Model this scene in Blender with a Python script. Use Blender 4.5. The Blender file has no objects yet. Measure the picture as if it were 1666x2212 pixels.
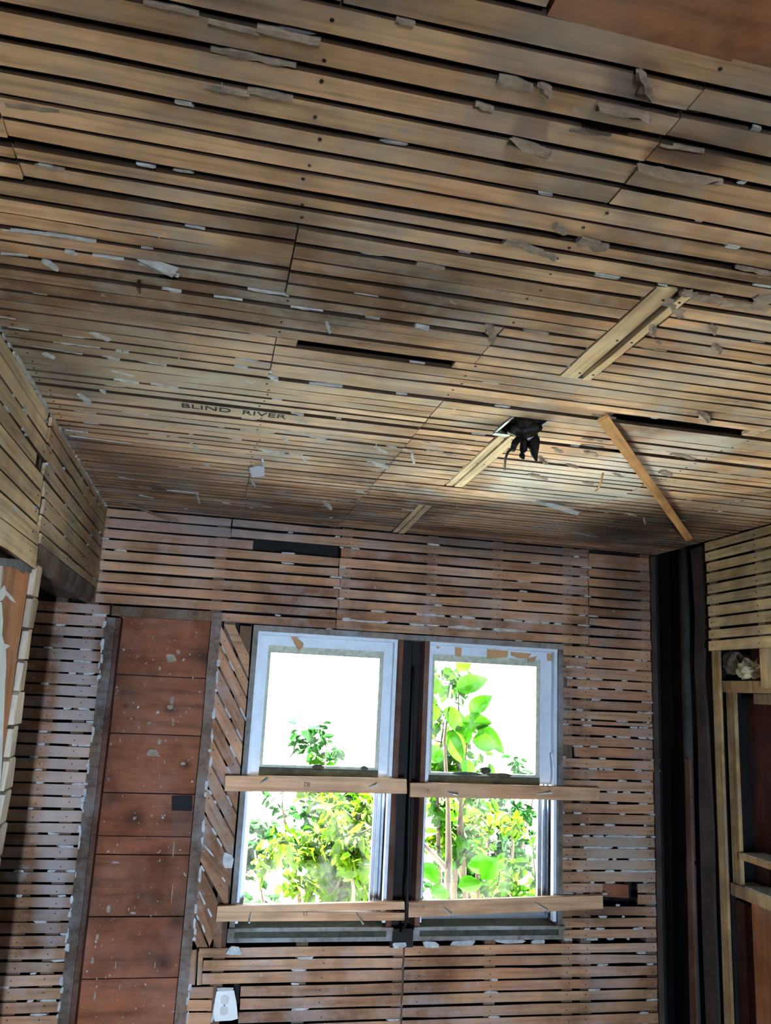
import bpy, bmesh, math, random
from mathutils import Vector, Matrix

# ------------------------------------------------------------------ camera, world, lights, exposure
SC = bpy.context.scene
COL = SC.collection
random.seed(7)
Z0 = 1.60            # height of the camera above the floor; room heights below are given relative to it
D = 3.10             # distance from the camera to the lath face of the window wall
H = 0.599            # ceiling lath face above the camera
XL, XR = -0.428, 1.787
F = 1773.1           # focal length in pixels of the 1666 x 2212 frame
YAW, PITCH, ROLL = -0.19699911, 0.21108596, -0.04950189
ca, sa, cb, sb, cc, sc_ = math.cos(YAW), math.sin(YAW), math.cos(PITCH), math.sin(PITCH), math.cos(ROLL), math.sin(ROLL)
R = (Matrix(((ca, -sa, 0), (sa, ca, 0), (0, 0, 1))) @ Matrix(((1, 0, 0), (0, cb, -sb), (0, sb, cb)))
     @ Matrix(((cc, 0, sc_), (0, 1, 0), (-sc_, 0, cc))))
cam = bpy.data.cameras.new('camera')
cam.sensor_fit = 'HORIZONTAL'; cam.sensor_width = 36.0; cam.lens = F / 1666 * 36.0
cam.clip_start = 0.02; cam.clip_end = 300
camo = bpy.data.objects.new('camera', cam); COL.objects.link(camo)
rx, ry, rz = R.col[0], R.col[1], R.col[2]
camo.matrix_world = Matrix(((rx.x, rz.x, -ry.x, 0), (rx.y, rz.y, -ry.y, 0), (rx.z, rz.z, -ry.z, Z0), (0, 0, 0, 1)))
SC.camera = camo

world = bpy.data.worlds.new('overcast_bright_sky'); SC.world = world
world.use_nodes = True
bg = world.node_tree.nodes['Background']
bg.inputs[0].default_value = (0.80, 0.90, 1.0, 1); bg.inputs[1].default_value = 13

sun = bpy.data.lights.new('sun', 'SUN'); sun.energy = 760; sun.angle = 0.01; sun.color = (1, .985, .96)
suno = bpy.data.objects.new('sun', sun); COL.objects.link(suno)
suno.rotation_euler = Vector((0.06, 0.46, 0.80)).to_track_quat('Z', 'Y').to_euler()

# daylight entering by the tall narrow window in the wall behind the camera
key = bpy.data.lights.new('rear_window_daylight', 'AREA'); key.shape = 'RECTANGLE'
key.size = 0.07; key.size_y = 0.9; key.energy = 25; key.spread = math.radians(54); key.color = (.66, .83, 1.0)
keyo = bpy.data.objects.new('rear_window_daylight', key); COL.objects.link(keyo)
keyo.location = (0.17, -2.33, 0.75); keyo.rotation_euler = (math.radians(90), 0, 0)
keyo.rotation_euler = Vector((0, -1, 0)).to_track_quat('Z', 'Y').to_euler()

vs = SC.view_settings
vs.view_transform = 'Standard'; vs.look = 'None'; vs.exposure = 0.13; vs.gamma = 1.0; vs.use_curve_mapping = False
SC.cycles.use_denoising = True
SC.cycles.max_bounces = 10; SC.cycles.diffuse_bounces = 6; SC.cycles.transparent_max_bounces = 12
SC.cycles.sample_clamp_indirect = 80.0

# ------------------------------------------------------------------ helpers
def ray(x, y):
    return R @ Vector(((x - 833) / F, 1, -(y - 1106) / F))
def PB(x, y, Y=D):
    r = ray(x, y); r = r * (Y / r.y); return Vector((r.x, r.y, r.z + Z0))
def PC(x, y, h=H):
    r = ray(x, y); r = r * (h / r.z); return Vector((r.x, r.y, r.z + Z0))
def PX(x, y, X):
    r = ray(x, y); r = r * (X / r.x); return Vector((r.x, r.y, r.z + Z0))

def lin(r, g, b):
    f = lambda c: (c / 255 / 12.92) if c / 255 <= .04045 else ((c / 255 + .055) / 1.055) ** 2.4
    return (f(r), f(g), f(b), 1)

def link(o, parent=None):
    COL.objects.link(o)
    if parent is not None: o.parent = parent
    return o
def mobj(name, verts, faces, mat, parent=None, smooth=False):
    me = bpy.data.meshes.new(name); me.from_pydata([tuple(v) for v in verts], [], faces); me.update()
    if mat: me.materials.append(mat)
    if smooth:
        for p in me.polygons: p.use_smooth = True
    return link(bpy.data.objects.new(name, me), parent)
def tag(o, label, cat, group=None):
    o['label'] = label; o['category'] = cat
    if group: o['group'] = group
    return o
def struct(o): o['kind'] = 'structure'; return o
def stuff(o): o['kind'] = 'stuff'; return o
def empty(name, loc=(0, 0, 0)):
    o = bpy.data.objects.new(name, None); o.location = loc; o.empty_display_size = .05
    return link(o)

class MB:
    def __init__(s): s.v = []; s.f = []
    def box(s, x0, x1, y0, y1, z0, z1):
        b = len(s.v)
        s.v += [Vector(p) for p in ((x0, y0, z0), (x1, y0, z0), (x1, y1, z0), (x0, y1, z0), (x0, y0, z1), (x1, y0, z1), (x1, y1, z1), (x0, y1, z1))]
        s.f += [[b + i for i in q] for q in ((0, 3, 2, 1), (4, 5, 6, 7), (0, 1, 5, 4), (1, 2, 6, 5), (2, 3, 7, 6), (3, 0, 4, 7))]
        return s
    def prism(s, pts, off):
        """pts: loop of points; off: extrusion vector"""
        b = len(s.v); n = len(pts)
        s.v += [Vector(p) for p in pts] + [Vector(p) + Vector(off) for p in pts]
        s.f.append([b + i for i in range(n)][::-1]); s.f.append([b + n + i for i in range(n)])
        for i in range(n):
            j = (i + 1) % n
            s.f.append([b + i, b + j, b + n + j, b + n + i])
        return s
    def tube(s, path, rad, n=8):
        b = len(s.v); path = [Vector(p) for p in path]
        rads = rad if isinstance(rad, (list, tuple)) else [rad] * len(path)
        for i, p in enumerate(path):
            d = (path[min(i + 1, len(path) - 1)] - path[max(i - 1, 0)]).normalized()
            u = d.cross(Vector((.31, .77, .55))).normalized(); w = d.cross(u)
            for k in range(n):
                a = 2 * math.pi * k / n
                s.v.append(p + (u * math.cos(a) + w * math.sin(a)) * rads[i])
        for i in range(len(path) - 1):
            for k in range(n):
                s.f.append([b + i * n + k, b + i * n + (k + 1) % n, b + (i + 1) * n + (k + 1) % n, b + (i + 1) * n + k])
        s.f.append([b + k for k in range(n)][::-1]); s.f.append([b + (len(path) - 1) * n + k for k in range(n)])
        return s
    def build(s, name, mat, parent=None, smooth=False):
        me = bpy.data.meshes.new(name); me.from_pydata([tuple(v) for v in s.v], [], s.f)
        bm = bmesh.new(); bm.from_mesh(me); bmesh.ops.recalc_face_normals(bm, faces=bm.faces); bm.to_mesh(me); bm.free()
        me.update()
        if mat: me.materials.append(mat)
        if smooth:
            for p in me.polygons: p.use_smooth = True
        return link(bpy.data.objects.new(name, me), parent)
def box(name, x0, x1, y0, y1, z0, z1, mat, parent=None):
    return MB().box(x0, x1, y0, y1, z0 + Z0, z1 + Z0).build(name, mat, parent)

def board(name, p0, p1, w, t, n, mat, parent=None, seg=None, jit=.0012, rough_end=(0, 0), edge=None):
    """a sawn strip from p0 to p1 (centre line of its visible face); n = direction of the visible face"""
    p0, p1, n = Vector(p0), Vector(p1), Vector(n).normalized()
    L = (p1 - p0).length; ex = (p1 - p0) / L; ey = n.cross(ex).normalized(); ez = ex.cross(ey)
    seg = seg or max(2, min(9, int(L / .12)))
    v = []; f = []
    bow = random.uniform(-1, 1) * jit
    for i in range(seg + 1):
        u = i / seg; x = u * L
        a = w / 2 + random.uniform(-jit, jit); b = w / 2 + random.uniform(-jit, jit); s = bow * math.sin(u * math.pi)
        za = random.uniform(-.0006, .0006)
        if edge and random.random() < .025: a -= random.uniform(.002, .005)
        if edge and random.random() < .025: b -= random.uniform(.002, .005)
        e0 = random.uniform(-1, 1) * (rough_end[0] if i == 0 else rough_end[1] if i == seg else 0)
        v += [(x + e0, -b + s, za), (x - e0 * .4, a + s, za), (x - e0, a + s, -t), (x + e0, -b + s, -t)]
    for i in range(seg):
        o = i * 4
        f += [(o, o + 4, o + 5, o + 1), (o + 1, o + 5, o + 6, o + 2), (o + 2, o + 6, o + 7, o + 3), (o + 3, o + 7, o + 4, o)]
    f += [(0, 1, 2, 3), (seg * 4 + 3, seg * 4 + 2, seg * 4 + 1, seg * 4)]
    me = bpy.data.meshes.new(name); me.from_pydata(v, [], f); me.update()
    me.materials.append(mat)
    if edge:
        me.materials.append(edge)
        for k, p in enumerate(me.polygons):
            if k % 4 in (1, 3) and k < seg * 4: p.material_index = 1
    o = bpy.data.objects.new(name, me)
    o.matrix_world = Matrix(((ex.x, ey.x, ez.x, p0.x), (ex.y, ey.y, ez.y, p0.y), (ex.z, ey.z, ez.z, p0.z), (0, 0, 0, 1)))
    return link(o, parent)

# ------------------------------------------------------------------ materials
def newmat(name):
    m = bpy.data.materials.new(name); m.use_nodes = True
    nt = m.node_tree; return m, nt, nt.nodes['Principled BSDF']
def node(nt, t, **kw):
    n = nt.nodes.new(t)
    for k, v in kw.items(): setattr(n, k, v)
    return n
def noise(nt, vec, scale, detail=4, rough=.6):
    n = node(nt, 'ShaderNodeTexNoise'); n.inputs['Scale'].default_value = scale
    n.inputs['Detail'].default_value = detail; n.inputs['Roughness'].default_value = rough
    if vec is not None: nt.links.new(vec, n.inputs['Vector'])
    return n.outputs['Fac']
def ramp(nt, fac, stops):
    r = node(nt, 'ShaderNodeValToRGB'); e = r.color_ramp.elements
    e[0].position, e[0].color = stops[0][0], stops[0][1]
    e[1].position, e[1].color = stops[-1][0], stops[-1][1]
    for p, c in stops[1:-1]:
        k = e.new(p); k.color = c
    nt.links.new(fac, r.inputs[0]); return r.outputs['Color']
def g(v): return (v, v, v, 1)
def mix(nt, fac, a, b, mode='MIX'):
    m = node(nt, 'ShaderNodeMix', data_type='RGBA', blend_type=mode)
    for sock, val in ((m.inputs[0], fac), (m.inputs[6], a), (m.inputs[7], b)):
        if hasattr(val, 'is_output'): nt.links.new(val, sock)
        else: sock.default_value = val
    return m.outputs[2]
def math_(nt, op, a, b=None):
    m = node(nt, 'ShaderNodeMath', operation=op); m.use_clamp = op in ('MULTIPLY', 'ADD') and False
    for i, val in enumerate((a, b)):
        if val is None: continue
        if hasattr(val, 'is_output'): nt.links.new(val, m.inputs[i])
        else: m.inputs[i].default_value = val
    return m.outputs[0]
def blob(nt, pos, centre, size, soft=.35, wob=.25):
    """a patch of stain, film or painted light with its own shape: 1 inside an uneven ellipsoid round centre, 0 outside"""
    mp = node(nt, 'ShaderNodeMapping', vector_type='POINT')
    nt.links.new(pos, mp.inputs['Vector'])
    mp.inputs['Location'].default_value = [-c / s for c, s in zip(centre, size)]
    mp.inputs['Scale'].default_value = [1 / s for s in size]
    ln = node(nt, 'ShaderNodeVectorMath', operation='LENGTH'); nt.links.new(mp.outputs[0], ln.inputs[0])
    d = math_(nt, 'ADD', ln.outputs['Value'], math_(nt, 'MULTIPLY', math_(nt, 'SUBTRACT', noise(nt, pos, 6, 3), .5), wob * 2))
    return ramp(nt, d, [(max(0, 1 - soft) * .7, g(1)), (.7 + soft * .3, g(0))])

def wood(name, c1, c2, stain=.6, film=.35, stain_scale=2.0, film_col=(150, 152, 156), grain=(3, 70, 70), rough=.85, blobs=(), val=(.75, 1.2), dots=.0):
    m, nt, bs = newmat(name)
    tc = node(nt, 'ShaderNodeTexCoord'); oi = node(nt, 'ShaderNodeObjectInfo'); ge = node(nt, 'ShaderNodeNewGeometry')
    off = node(nt, 'ShaderNodeVectorMath', operation='SCALE'); off.inputs[0].default_value = (37, 91, 53)
    nt.links.new(oi.outputs['Random'], off.inputs['Scale'])
    add = node(nt, 'ShaderNodeVectorMath', operation='ADD')
    mp = node(nt, 'ShaderNodeMapping'); mp.inputs['Scale'].default_value = grain
    nt.links.new(tc.outputs['Object'], mp.inputs['Vector'])
    nt.links.new(mp.outputs[0], add.inputs[0]); nt.links.new(off.outputs[0], add.inputs[1])
    gr = noise(nt, add.outputs[0], 1.0, 5, .65)
    pos = ge.outputs['Position']
    wn = node(nt, 'ShaderNodeTexWhiteNoise', noise_dimensions='1D'); nt.links.new(oi.outputs['Random'], wn.inputs['W'])
    base = mix(nt, wn.outputs['Value'], c1, c2)
    vv = ramp(nt, oi.outputs['Random'], [(0, g(val[0])), (1, g(val[1]))])
    base = mix(nt, 1.0, base, vv, 'MULTIPLY')
    base = mix(nt, 1.0, base, ramp(nt, gr, [(.3, g(.55)), (.5, g(1)), (.72, g(1.2))]), 'MULTIPLY')
    # damp stains, uneven over the whole surface, and per-piece discoloration along the strip
    st = ramp(nt, noise(nt, pos, stain_scale, 5, .62), [(.40, g(1)), (.58, g(0))])
    ob = ramp(nt, noise(nt, pos, stain_scale * 1.7, 4, .6), [(.50, g(0)), (.66, g(1))])
    base = mix(nt, math_(nt, 'MULTIPLY', ob, .30), base, mix(nt, 1.0, base, lin(235, 178, 128), 'MULTIPLY'))
    base = mix(nt, math_(nt, 'MULTIPLY', st, stain), base, mix(nt, 1.0, base, lin(112, 98, 92), 'MULTIPLY'))
    mp2 = node(nt, 'ShaderNodeMapping'); mp2.inputs['Scale'].default_value = (grain[0] * 1.2, grain[1] * .12, grain[2] * .12)
    nt.links.new(tc.outputs['Object'], mp2.inputs['Vector'])
    ad2 = node(nt, 'ShaderNodeVectorMath', operation='ADD'); nt.links.new(mp2.outputs[0], ad2.inputs[0]); nt.links.new(off.outputs[0], ad2.inputs[1])
    s2 = ramp(nt, noise(nt, ad2.outputs[0], 1.0, 3), [(.52, g(0)), (.70, g(1))])
    base = mix(nt, math_(nt, 'MULTIPLY', s2, .45), base, mix(nt, 1.0, base, lin(150, 120, 100), 'MULTIPLY'))
    # thin film of plaster dust left on the wood
    fl = ramp(nt, noise(nt, pos, 5.5, 6, .7), [(.47, g(0)), (.62, g(1))])
    base = mix(nt, math_(nt, 'MULTIPLY', fl, film), base, lin(*film_col))
    for centre, size, col, amt, soft in blobs:
        base = mix(nt, math_(nt, 'MULTIPLY', blob(nt, pos, (centre[0], centre[1], centre[2] + Z0), size, soft), amt), base, col)
    if dots:
        sp = ramp(nt, noise(nt, pos, 55, 2, .5), [(.70, g(0)), (.76, g(1))])
        base = mix(nt, math_(nt, 'MULTIPLY', sp, dots), base, lin(185, 185, 190))
    nt.links.new(base, bs.inputs['Base Color'])
    bs.inputs['Roughness'].default_value = rough
    bs.inputs['Specular IOR Level'].default_value = .25
    bp = node(nt, 'ShaderNodeBump'); bp.inputs['Strength'].default_value = .25; bp.inputs['Distance'].default_value = .002
    nt.links.new(gr, bp.inputs['Height']); nt.links.new(bp.outputs[0], bs.inputs['Normal'])
    return m

def plain(name, col, rough=.7, metal=0, var=.25, scale=12, spec=.3, bump=.0):
    m, nt, bs = newmat(name)
    ge = node(nt, 'ShaderNodeNewGeometry')
    n = noise(nt, ge.outputs['Position'], scale, 6, .65)
    c = mix(nt, 1.0, col, ramp(nt, n, [(.3, g(1 - var)), (.7, g(1 + var))]), 'MULTIPLY')
    nt.links.new(c, bs.inputs['Base Color'])
    bs.inputs['Roughness'].default_value = rough; bs.inputs['Metallic'].default_value = metal
    bs.inputs['Specular IOR Level'].default_value = spec
    if bump:
        bp = node(nt, 'ShaderNodeBump'); bp.inputs['Strength'].default_value = bump; bp.inputs['Distance'].default_value = .004
        nt.links.new(noise(nt, ge.outputs['Position'], scale * 4, 5), bp.inputs['Height']); nt.links.new(bp.outputs[0], bs.inputs['Normal'])
    return m

DK = lin(38, 30, 28)
PALE_TONE = lin(196, 200, 200)
ceil_blobs = [
    ((-.05, 1.80, H), (.50, .60, .2), lin(206, 200, 186), .5, .8),  # mid-left plaster film, also painting in the brighter light of that area
    ((.98, 2.14, H), (.36, .42, .2), PALE_TONE, .45, .2), ((1.07, 1.82, H), (.20, .40, .2), PALE_TONE, .38, .3),  # paler patch right of centre
    ((.05, 1.02, H), (.10, .12, .2), DK, .55, .8), ((.30, 1.12, H), (.22, .14, .2), DK, .45, .8), ((.62, 1.0, H), (.16, .10, .2), DK, .5, .8),
    ((-.25, 2.45, H), (.28, .28, .2), DK, .55, .8), ((.25, 2.32, H), (.35, .10, .2), DK, .45, .8), ((.0, 2.95, H), (.5, .12, .2), DK, .45, .8),
    ((1.45, 2.55, H), (.36, .55, .2), DK, .8, .5), ((.62, 1.70, H), (.12, .10, .2), DK, .7, .7), ((.52, .70, H), (.10, .06, .2), DK, .5, .8),  # darker towards the far right corner, then smaller dark spots
    ((1.0, 2.95, H), (.6, .14, .2), DK, .55, .8), ((-.35, 1.7, H), (.10, .3, .2), DK, .35, .8),
]
M = {}
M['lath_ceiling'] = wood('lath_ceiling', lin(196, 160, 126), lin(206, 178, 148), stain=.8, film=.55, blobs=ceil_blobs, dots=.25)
M['lath_wall'] = wood('lath_wall', lin(168, 124, 96), lin(180, 144, 114), stain=.7, film=.34, dots=.3, film_col=(160, 160, 168),
                      blobs=[((-.45, 3.1, -.25), (.10, .3, .95), lin(168, 164, 170), .5, .3), ((.0, 3.1, .56), (.5, .3, .10), lin(120, 124, 132), .6, .7), ((1.0, 3.1, .58), (.9, .3, .09), lin(70, 66, 66), .7, .7),  # first patch: grey film that paints the lit part of the left strip paler
                             ((1.6, 3.1, -.58), (.22, .3, .16), lin(150, 148, 142), .65, .6), ((1.55, 3.1, -.78), (.25, .3, .10), DK, .6, .7),
                             ((1.7, 3.1, .45), (.3, .3, .25), DK, .6, .8)])
M['lath_left'] = wood('lath_left', lin(190, 172, 142), lin(204, 186, 154), stain=.45, film=.3,
                      blobs=[((XL, 2.9, .42), (.2, .30, .25), lin(92, 62, 50), .65, .8), ((XL, 2.2, .3), (.2, .25, .05), lin(60, 50, 44), .6, .8)])
M['lath_grey'] = wood('weathered_lath_end', lin(186, 174, 158), lin(204, 194, 182), stain=.4, film=.35, grain=(70, 50, 5), val=(.8, 1.1))
M['lath_right'] = wood('lath_right', lin(224, 204, 156), lin(232, 214, 166), stain=.45, film=.25, stain_scale=5)
M['lath_edge'] = wood('sawn_edge_shade', lin(66, 48, 35), lin(80, 60, 44), stain=.5, film=.08)  # sawn edges painted dark to stand for the shade in the gaps
M['stud'] = wood('old_stud', lin(92, 72, 58), lin(112, 88, 70), stain=.6, film=.2, grain=(60, 60, 3))
M['stud_pale'] = wood('pale_stud', lin(206, 174, 124), lin(220, 190, 140), stain=.5, film=.25, stain_scale=7, grain=(70, 70, 4))
M['panel'] = wood('sheathing', lin(136, 84, 60), lin(144, 92, 68), stain=.6, film=.08, blobs=[((PB(x, y, D + .086).x, D + .086, PB(x, y, D + .086).z - Z0), (r_, .2, r_ * .8), lin(40, 26, 22), .75, .9) for x, y, r_ in ((368, 1532, .040), (292, 1768, .055), (402, 1652, .030), (352, 2080, .045), (440, 1420, .07), (270, 1525, .018), (385, 1990, .05))], grain=(4, 30, 40), dots=.75, val=(.85, 1.1))
M['trim'] = wood('grey_trim', lin(108, 92, 84), lin(120, 102, 92), stain=.6, film=.45, grain=(60, 60, 4), film_col=(134, 132, 136))
M['casing'] = wood('weathered_casing', lin(120, 118, 118), lin(136, 134, 132), stain=.5, film=.5, grain=(30, 30, 30), film_col=(150, 160, 172))
M['jamb_red'] = wood('bare_jamb', lin(104, 72, 60), lin(112, 80, 66), stain=.6, film=.15, grain=(60, 60, 4))
M['orange'] = wood('door_jamb_wood', lin(170, 112, 72), lin(178, 118, 76), stain=.5, film=.15, grain=(60, 60, 3), val=(.95, 1.05),
                   blobs=[((XL, 1.98, .235), (.2, .3, .022), lin(66, 76, 92), .9, .3), ((XL, 1.70, -.05), (.1, .16, .55), lin(190, 198, 214), .95, .12)])
M['brace'] = wood('fresh_pine', lin(192, 154, 122), lin(198, 162, 130), stain=.25, film=.0, grain=(3, 60, 60), val=(.95, 1.05), rough=.6)
M['batten'] = wood('yellow_batten', lin(205, 158, 104), lin(210, 164, 110), stain=.3, film=.0, grain=(3, 70, 70), val=(.95, 1.05))
M['strip'] = wood('clean_strip', lin(212, 194, 160), lin(220, 204, 170), stain=.35, film=.1, grain=(3, 70, 70), val=(.95, 1.05))
M['redboard'] = wood('reddish_board', lin(182, 130, 94), lin(184, 132, 96), stain=.8, film=.15, blobs=[((.62, .545, H), (.22, .09, .2), lin(178, 84, 50), .7, .8)], grain=(3, 40, 40), stain_scale=4)
M['deck'] = wood('dark_decking', lin(52, 40, 34), lin(60, 46, 38), stain=.5, film=.0, grain=(4, 40, 40))
M['cabinet_red'] = wood('dark_red_board', lin(84, 48, 40), lin(90, 52, 42), stain=.6, film=.05, grain=(40, 40, 4))
M['plaster'] = plain('plaster', lin(164, 168, 174), .9, var=.35, scale=40, bump=.3)
M['plaster_dusty'] = plain('plaster_dusty', lin(140, 128, 118), .95, var=.4, scale=40, bump=.4)
M['paint'] = plain('white_paint', lin(190, 205, 224), .5, var=.10, scale=25)
M['bluepaint'] = plain('old_blue_grey_paint', lin(74, 82, 96), .7, var=.5, scale=60)
M['putty'] = plain('old_putty', lin(168, 176, 164), .8, var=.3, scale=60)
M['moss'] = plain('mossy_wood', lin(56, 60, 52), .9, var=.5, scale=30, bump=.4)
M['alu'] = plain('aluminium_track', lin(138, 146, 158), .38, metal=.7, var=.15, scale=30)
M['tar'] = plain('black_tar_paper', lin(22, 22, 25), .8, var=.5, scale=8, bump=.2)
M['iron'] = plain('cast_iron', lin(62, 64, 64), .7, metal=.1, var=.4, scale=10, bump=.2)
M['charred'] = plain('charred_wood', lin(62, 54, 52), .85, var=.5, scale=9, bump=.3)
M['steel'] = plain('screw_steel', lin(200, 206, 214), .35, metal=.35, var=.1, spec=.6)
M['galv'] = plain('galvanised_box', lin(120, 130, 136), .45, metal=.6, var=.3, scale=30)
M['rubber'] = plain('black_cable', lin(16, 15, 15), .6, var=.4, scale=20)
M['nail'] = plain('rusty_nail', lin(44, 36, 32), .7, metal=.3, var=.4, scale=50)
M['outlet'] = plain('outlet_plastic', lin(206, 210, 216), .4, var=.06, scale=20)
M['outlet_dim'] = plain('outlet_face', lin(176, 178, 182), .5, var=.1)
M['slot'] = plain('slot_black', lin(18, 18, 20), .7)
M['ink'] = plain('stamp_ink', lin(46, 42, 40), .8, var=.3, scale=120)
M['marker'] = plain('marker_ink', lin(30, 24, 24), .6)
M['paper'] = plain('brown_paper', lin(176, 138, 104), .9, var=.15, scale=20)
M['bag'] = plain('dusty_grey_sack', lin(128, 116, 104), .95, var=.35, scale=30, bump=.4)
M['crumple'] = plain('crumpled_newspaper', lin(196, 184, 160), .9, var=.3, scale=40)
M['dust'] = plain('dust', lin(172, 172, 168), .95, var=.3, scale=60, bump=.5)
M['floor'] = wood('floorboards', lin(122, 106, 92), lin(132, 116, 100), stain=.3, film=.5, film_col=(150, 146, 140), grain=(4, 40, 40))
M['rearwall'] = plain('rear_plaster', lin(150, 142, 132), .9, var=.2, scale=6)
M['ground'] = plain('pale_bounce_ground', lin(206, 204, 190), .95, var=.3, scale=3)
M['lawn'] = plain('lawn', lin(90, 80, 66), .95, var=.3, scale=3)
M['bark'] = plain('bark', lin(46, 34, 24), .9, var=.4, scale=20, bump=.4)

def leafmat(name, col, tr=.5):
    m, nt, bs = newmat(name)
    oi = node(nt, 'ShaderNodeNewGeometry')
    n = noise(nt, oi.outputs['Position'], 6, 3)
    c = mix(nt, 1.0, col, ramp(nt, n, [(.3, g(.6)), (.7, g(1.35))]), 'MULTIPLY')
    nt.links.new(c, bs.inputs['Base Color']); bs.inputs['Roughness'].default_value = .6; bs.inputs['Specular IOR Level'].default_value = .02
    t = node(nt, 'ShaderNodeBsdfTranslucent'); nt.links.new(c, t.inputs['Color'])
    ms = node(nt, 'ShaderNodeMixShader'); ms.inputs[0].default_value = tr
    nt.links.new(bs.outputs[0], ms.inputs[1]); nt.links.new(t.outputs[0], ms.inputs[2])
    nt.links.new(ms.outputs[0], nt.nodes['Material Output'].inputs['Surface'])
    return m
M['leaf'] = leafmat('leaf_green', lin(20, 48, 2))
M['leaf_y'] = leafmat('leaf_yellow_green', lin(38, 58, 3))
M['leaf_b'] = leafmat('leaf_cool_green', lin(14, 40, 12))
M['bigleaf'] = leafmat('broad_leaf', lin(20, 52, 3), .6)

def glassmat():
    m, nt, bs = newmat('dusty_window_glass')
    ge = node(nt, 'ShaderNodeNewGeometry')
    tr = node(nt, 'ShaderNodeBsdfTransparent'); tr.inputs[0].default_value = (.93, .97, .96, 1)
    gl = node(nt, 'ShaderNodeBsdfGlossy'); gl.inputs['Roughness'].default_value = .02
    df = node(nt, 'ShaderNodeBsdfTranslucent'); df.inputs[0].default_value = (.8, .85, .85, 1)
    fr = node(nt, 'ShaderNodeFresnel'); fr.inputs[0].default_value = 1.45
    m1 = node(nt, 'ShaderNodeMixShader'); nt.links.new(fr.outputs[0], m1.inputs[0])
    nt.links.new(tr.outputs[0], m1.inputs[1]); nt.links.new(gl.outputs[0], m1.inputs[2])
    m2 = node(nt, 'ShaderNodeMixShader')
    d = ramp(nt, noise(nt, ge.outputs['Position'], 9, 5, .7), [(.45, g(.0)), (.75, g(.005))])
    nt.links.new(d, m2.inputs[0]); nt.links.new(m1.outputs[0], m2.inputs[1]); nt.links.new(df.outputs[0], m2.inputs[2])
    nt.links.new(m2.outputs[0], nt.nodes['Material Output'].inputs['Surface'])
    return m
M['glass'] = glassmat()

# small geometry collected per wall: plaster squeezed through the gaps, nail heads
class Bits:
    def __init__(s): s.k = MB(); s.n = MB()
    def lump(s, c, u, v, w, a, b, t):
        """uneven flat lump at c: half sizes a along u, b along v, thickness t along w"""
        pts = []
        n = 7
        for i in range(n):
            an = 2 * math.pi * i / n + random.uniform(-.2, .2); r = random.uniform(.7, 1.15)
            ca_, sa_ = math.cos(an), math.sin(an)
            ca_ = math.copysign(abs(ca_) ** .5, ca_); sa_ = math.copysign(abs(sa_) ** .6, sa_)
            pts.append(c + u * (a * r * ca_) + v * (b * r * sa_))
        s.k.prism(pts, w * t)
    def nail(s, c, n, r=.0022):
        u = n.orthogonal().normalized(); v = n.cross(u)
        s.n.prism([c + (u * math.cos(k * 1.047) + v * math.sin(k * 1.047)) * r for k in range(6)], n * .0012)
    def build(s, parent):
        if s.k.v: stuff(s.k.build('plaster_key', M['plaster'], parent))
        if s.n.v: stuff(s.n.build('nail_head', M['nail'], parent))

# ------------------------------------------------------------------ room shell
YB = -2.4                                      # wall behind the camera
floor = struct(MB().box(-1.45, 2.0, YB, D + .12, -.05, 0).build('floor', M['deck']))
for i in range(26):
    x0 = -1.45 + i * .1327
    MB().box(x0, x0 + .1300, YB, D + .12, 0, .012).build('floorboard', M['floor'] if x0 > -.6 else M['deck'], floor)

# ---- ceiling
ceiling = struct(box('ceiling', -1.45, 2.02, YB, D + .12, H + .14, H + .17, M['deck']))
for x in (-.40, .062, .43, .645, 1.16, 1.50, 1.74):
    box('joist', x - .022, x + .022, YB, D + .1, H + .009, H + .14, M['stud'], ceiling)
cb_ = Bits()
TILT, XREF = .0125, .30
gaps = [(-.52 + .041 * k, -.514 + .041 * k) for k in range(22)] + [(.3815, .386), (.4225, .428), (.464, .469), (.505, .512), (.5465, .552), (.5875, .593), (.6285, .6347), (.6684, .6775), (.7102, .7195), (.754, .7636), (.8003, .8081), (.8423, .8474),
        (.8819, .8856), (.9215, .9365), (.9605, .9686), (1.0026, 1.0113), (1.0469, 1.0563), (1.0928, 1.0948), (1.1273, 1.1352), (1.1684, 1.173),
        (1.2083, 1.2172), (1.2473, 1.255), (1.2904, 1.295), (1.3325, 1.3395), (1.3756, 1.379), (1.4118, 1.415), (1.4581, 1.4604), (1.4954, 1.5026),
        (1.5357, 1.5394), (1.5754, 1.592), (1.634, 1.636), (1.67, 1.672), (1.7054, 1.7116), (1.7427, 1.7523), (1.7799, 1.798), (1.838, 1.840),
        (1.8678, 1.8757), (1.914, 1.9197), (1.9525, 1.9604), (1.9986, 2.0027), (2.0404, 2.0500), (2.0795, 2.0884), (2.1246, 2.1292), (2.17, 2.174),
        (2.2155, 2.2205), (2.2613, 2.2664), (2.2981, 2.3060), (2.344, 2.349), (2.3866, 2.3933), (2.4275, 2.4370), (2.468, 2.473), (2.5069, 2.5140)]
y = 2.548
while y < D - .01:
    gw = random.uniform(.005, .010); gaps.append((y, y + gw)); y += .0412
cuts = [(1.015, 1.388, .592, .662, .008), (1.640, 1.760, .598, .690, .0), (1.760, 2.292, .615, .674, .018), (2.575, 3.2, .622, .676, .024)]
STAMP = None
jx = None
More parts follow.
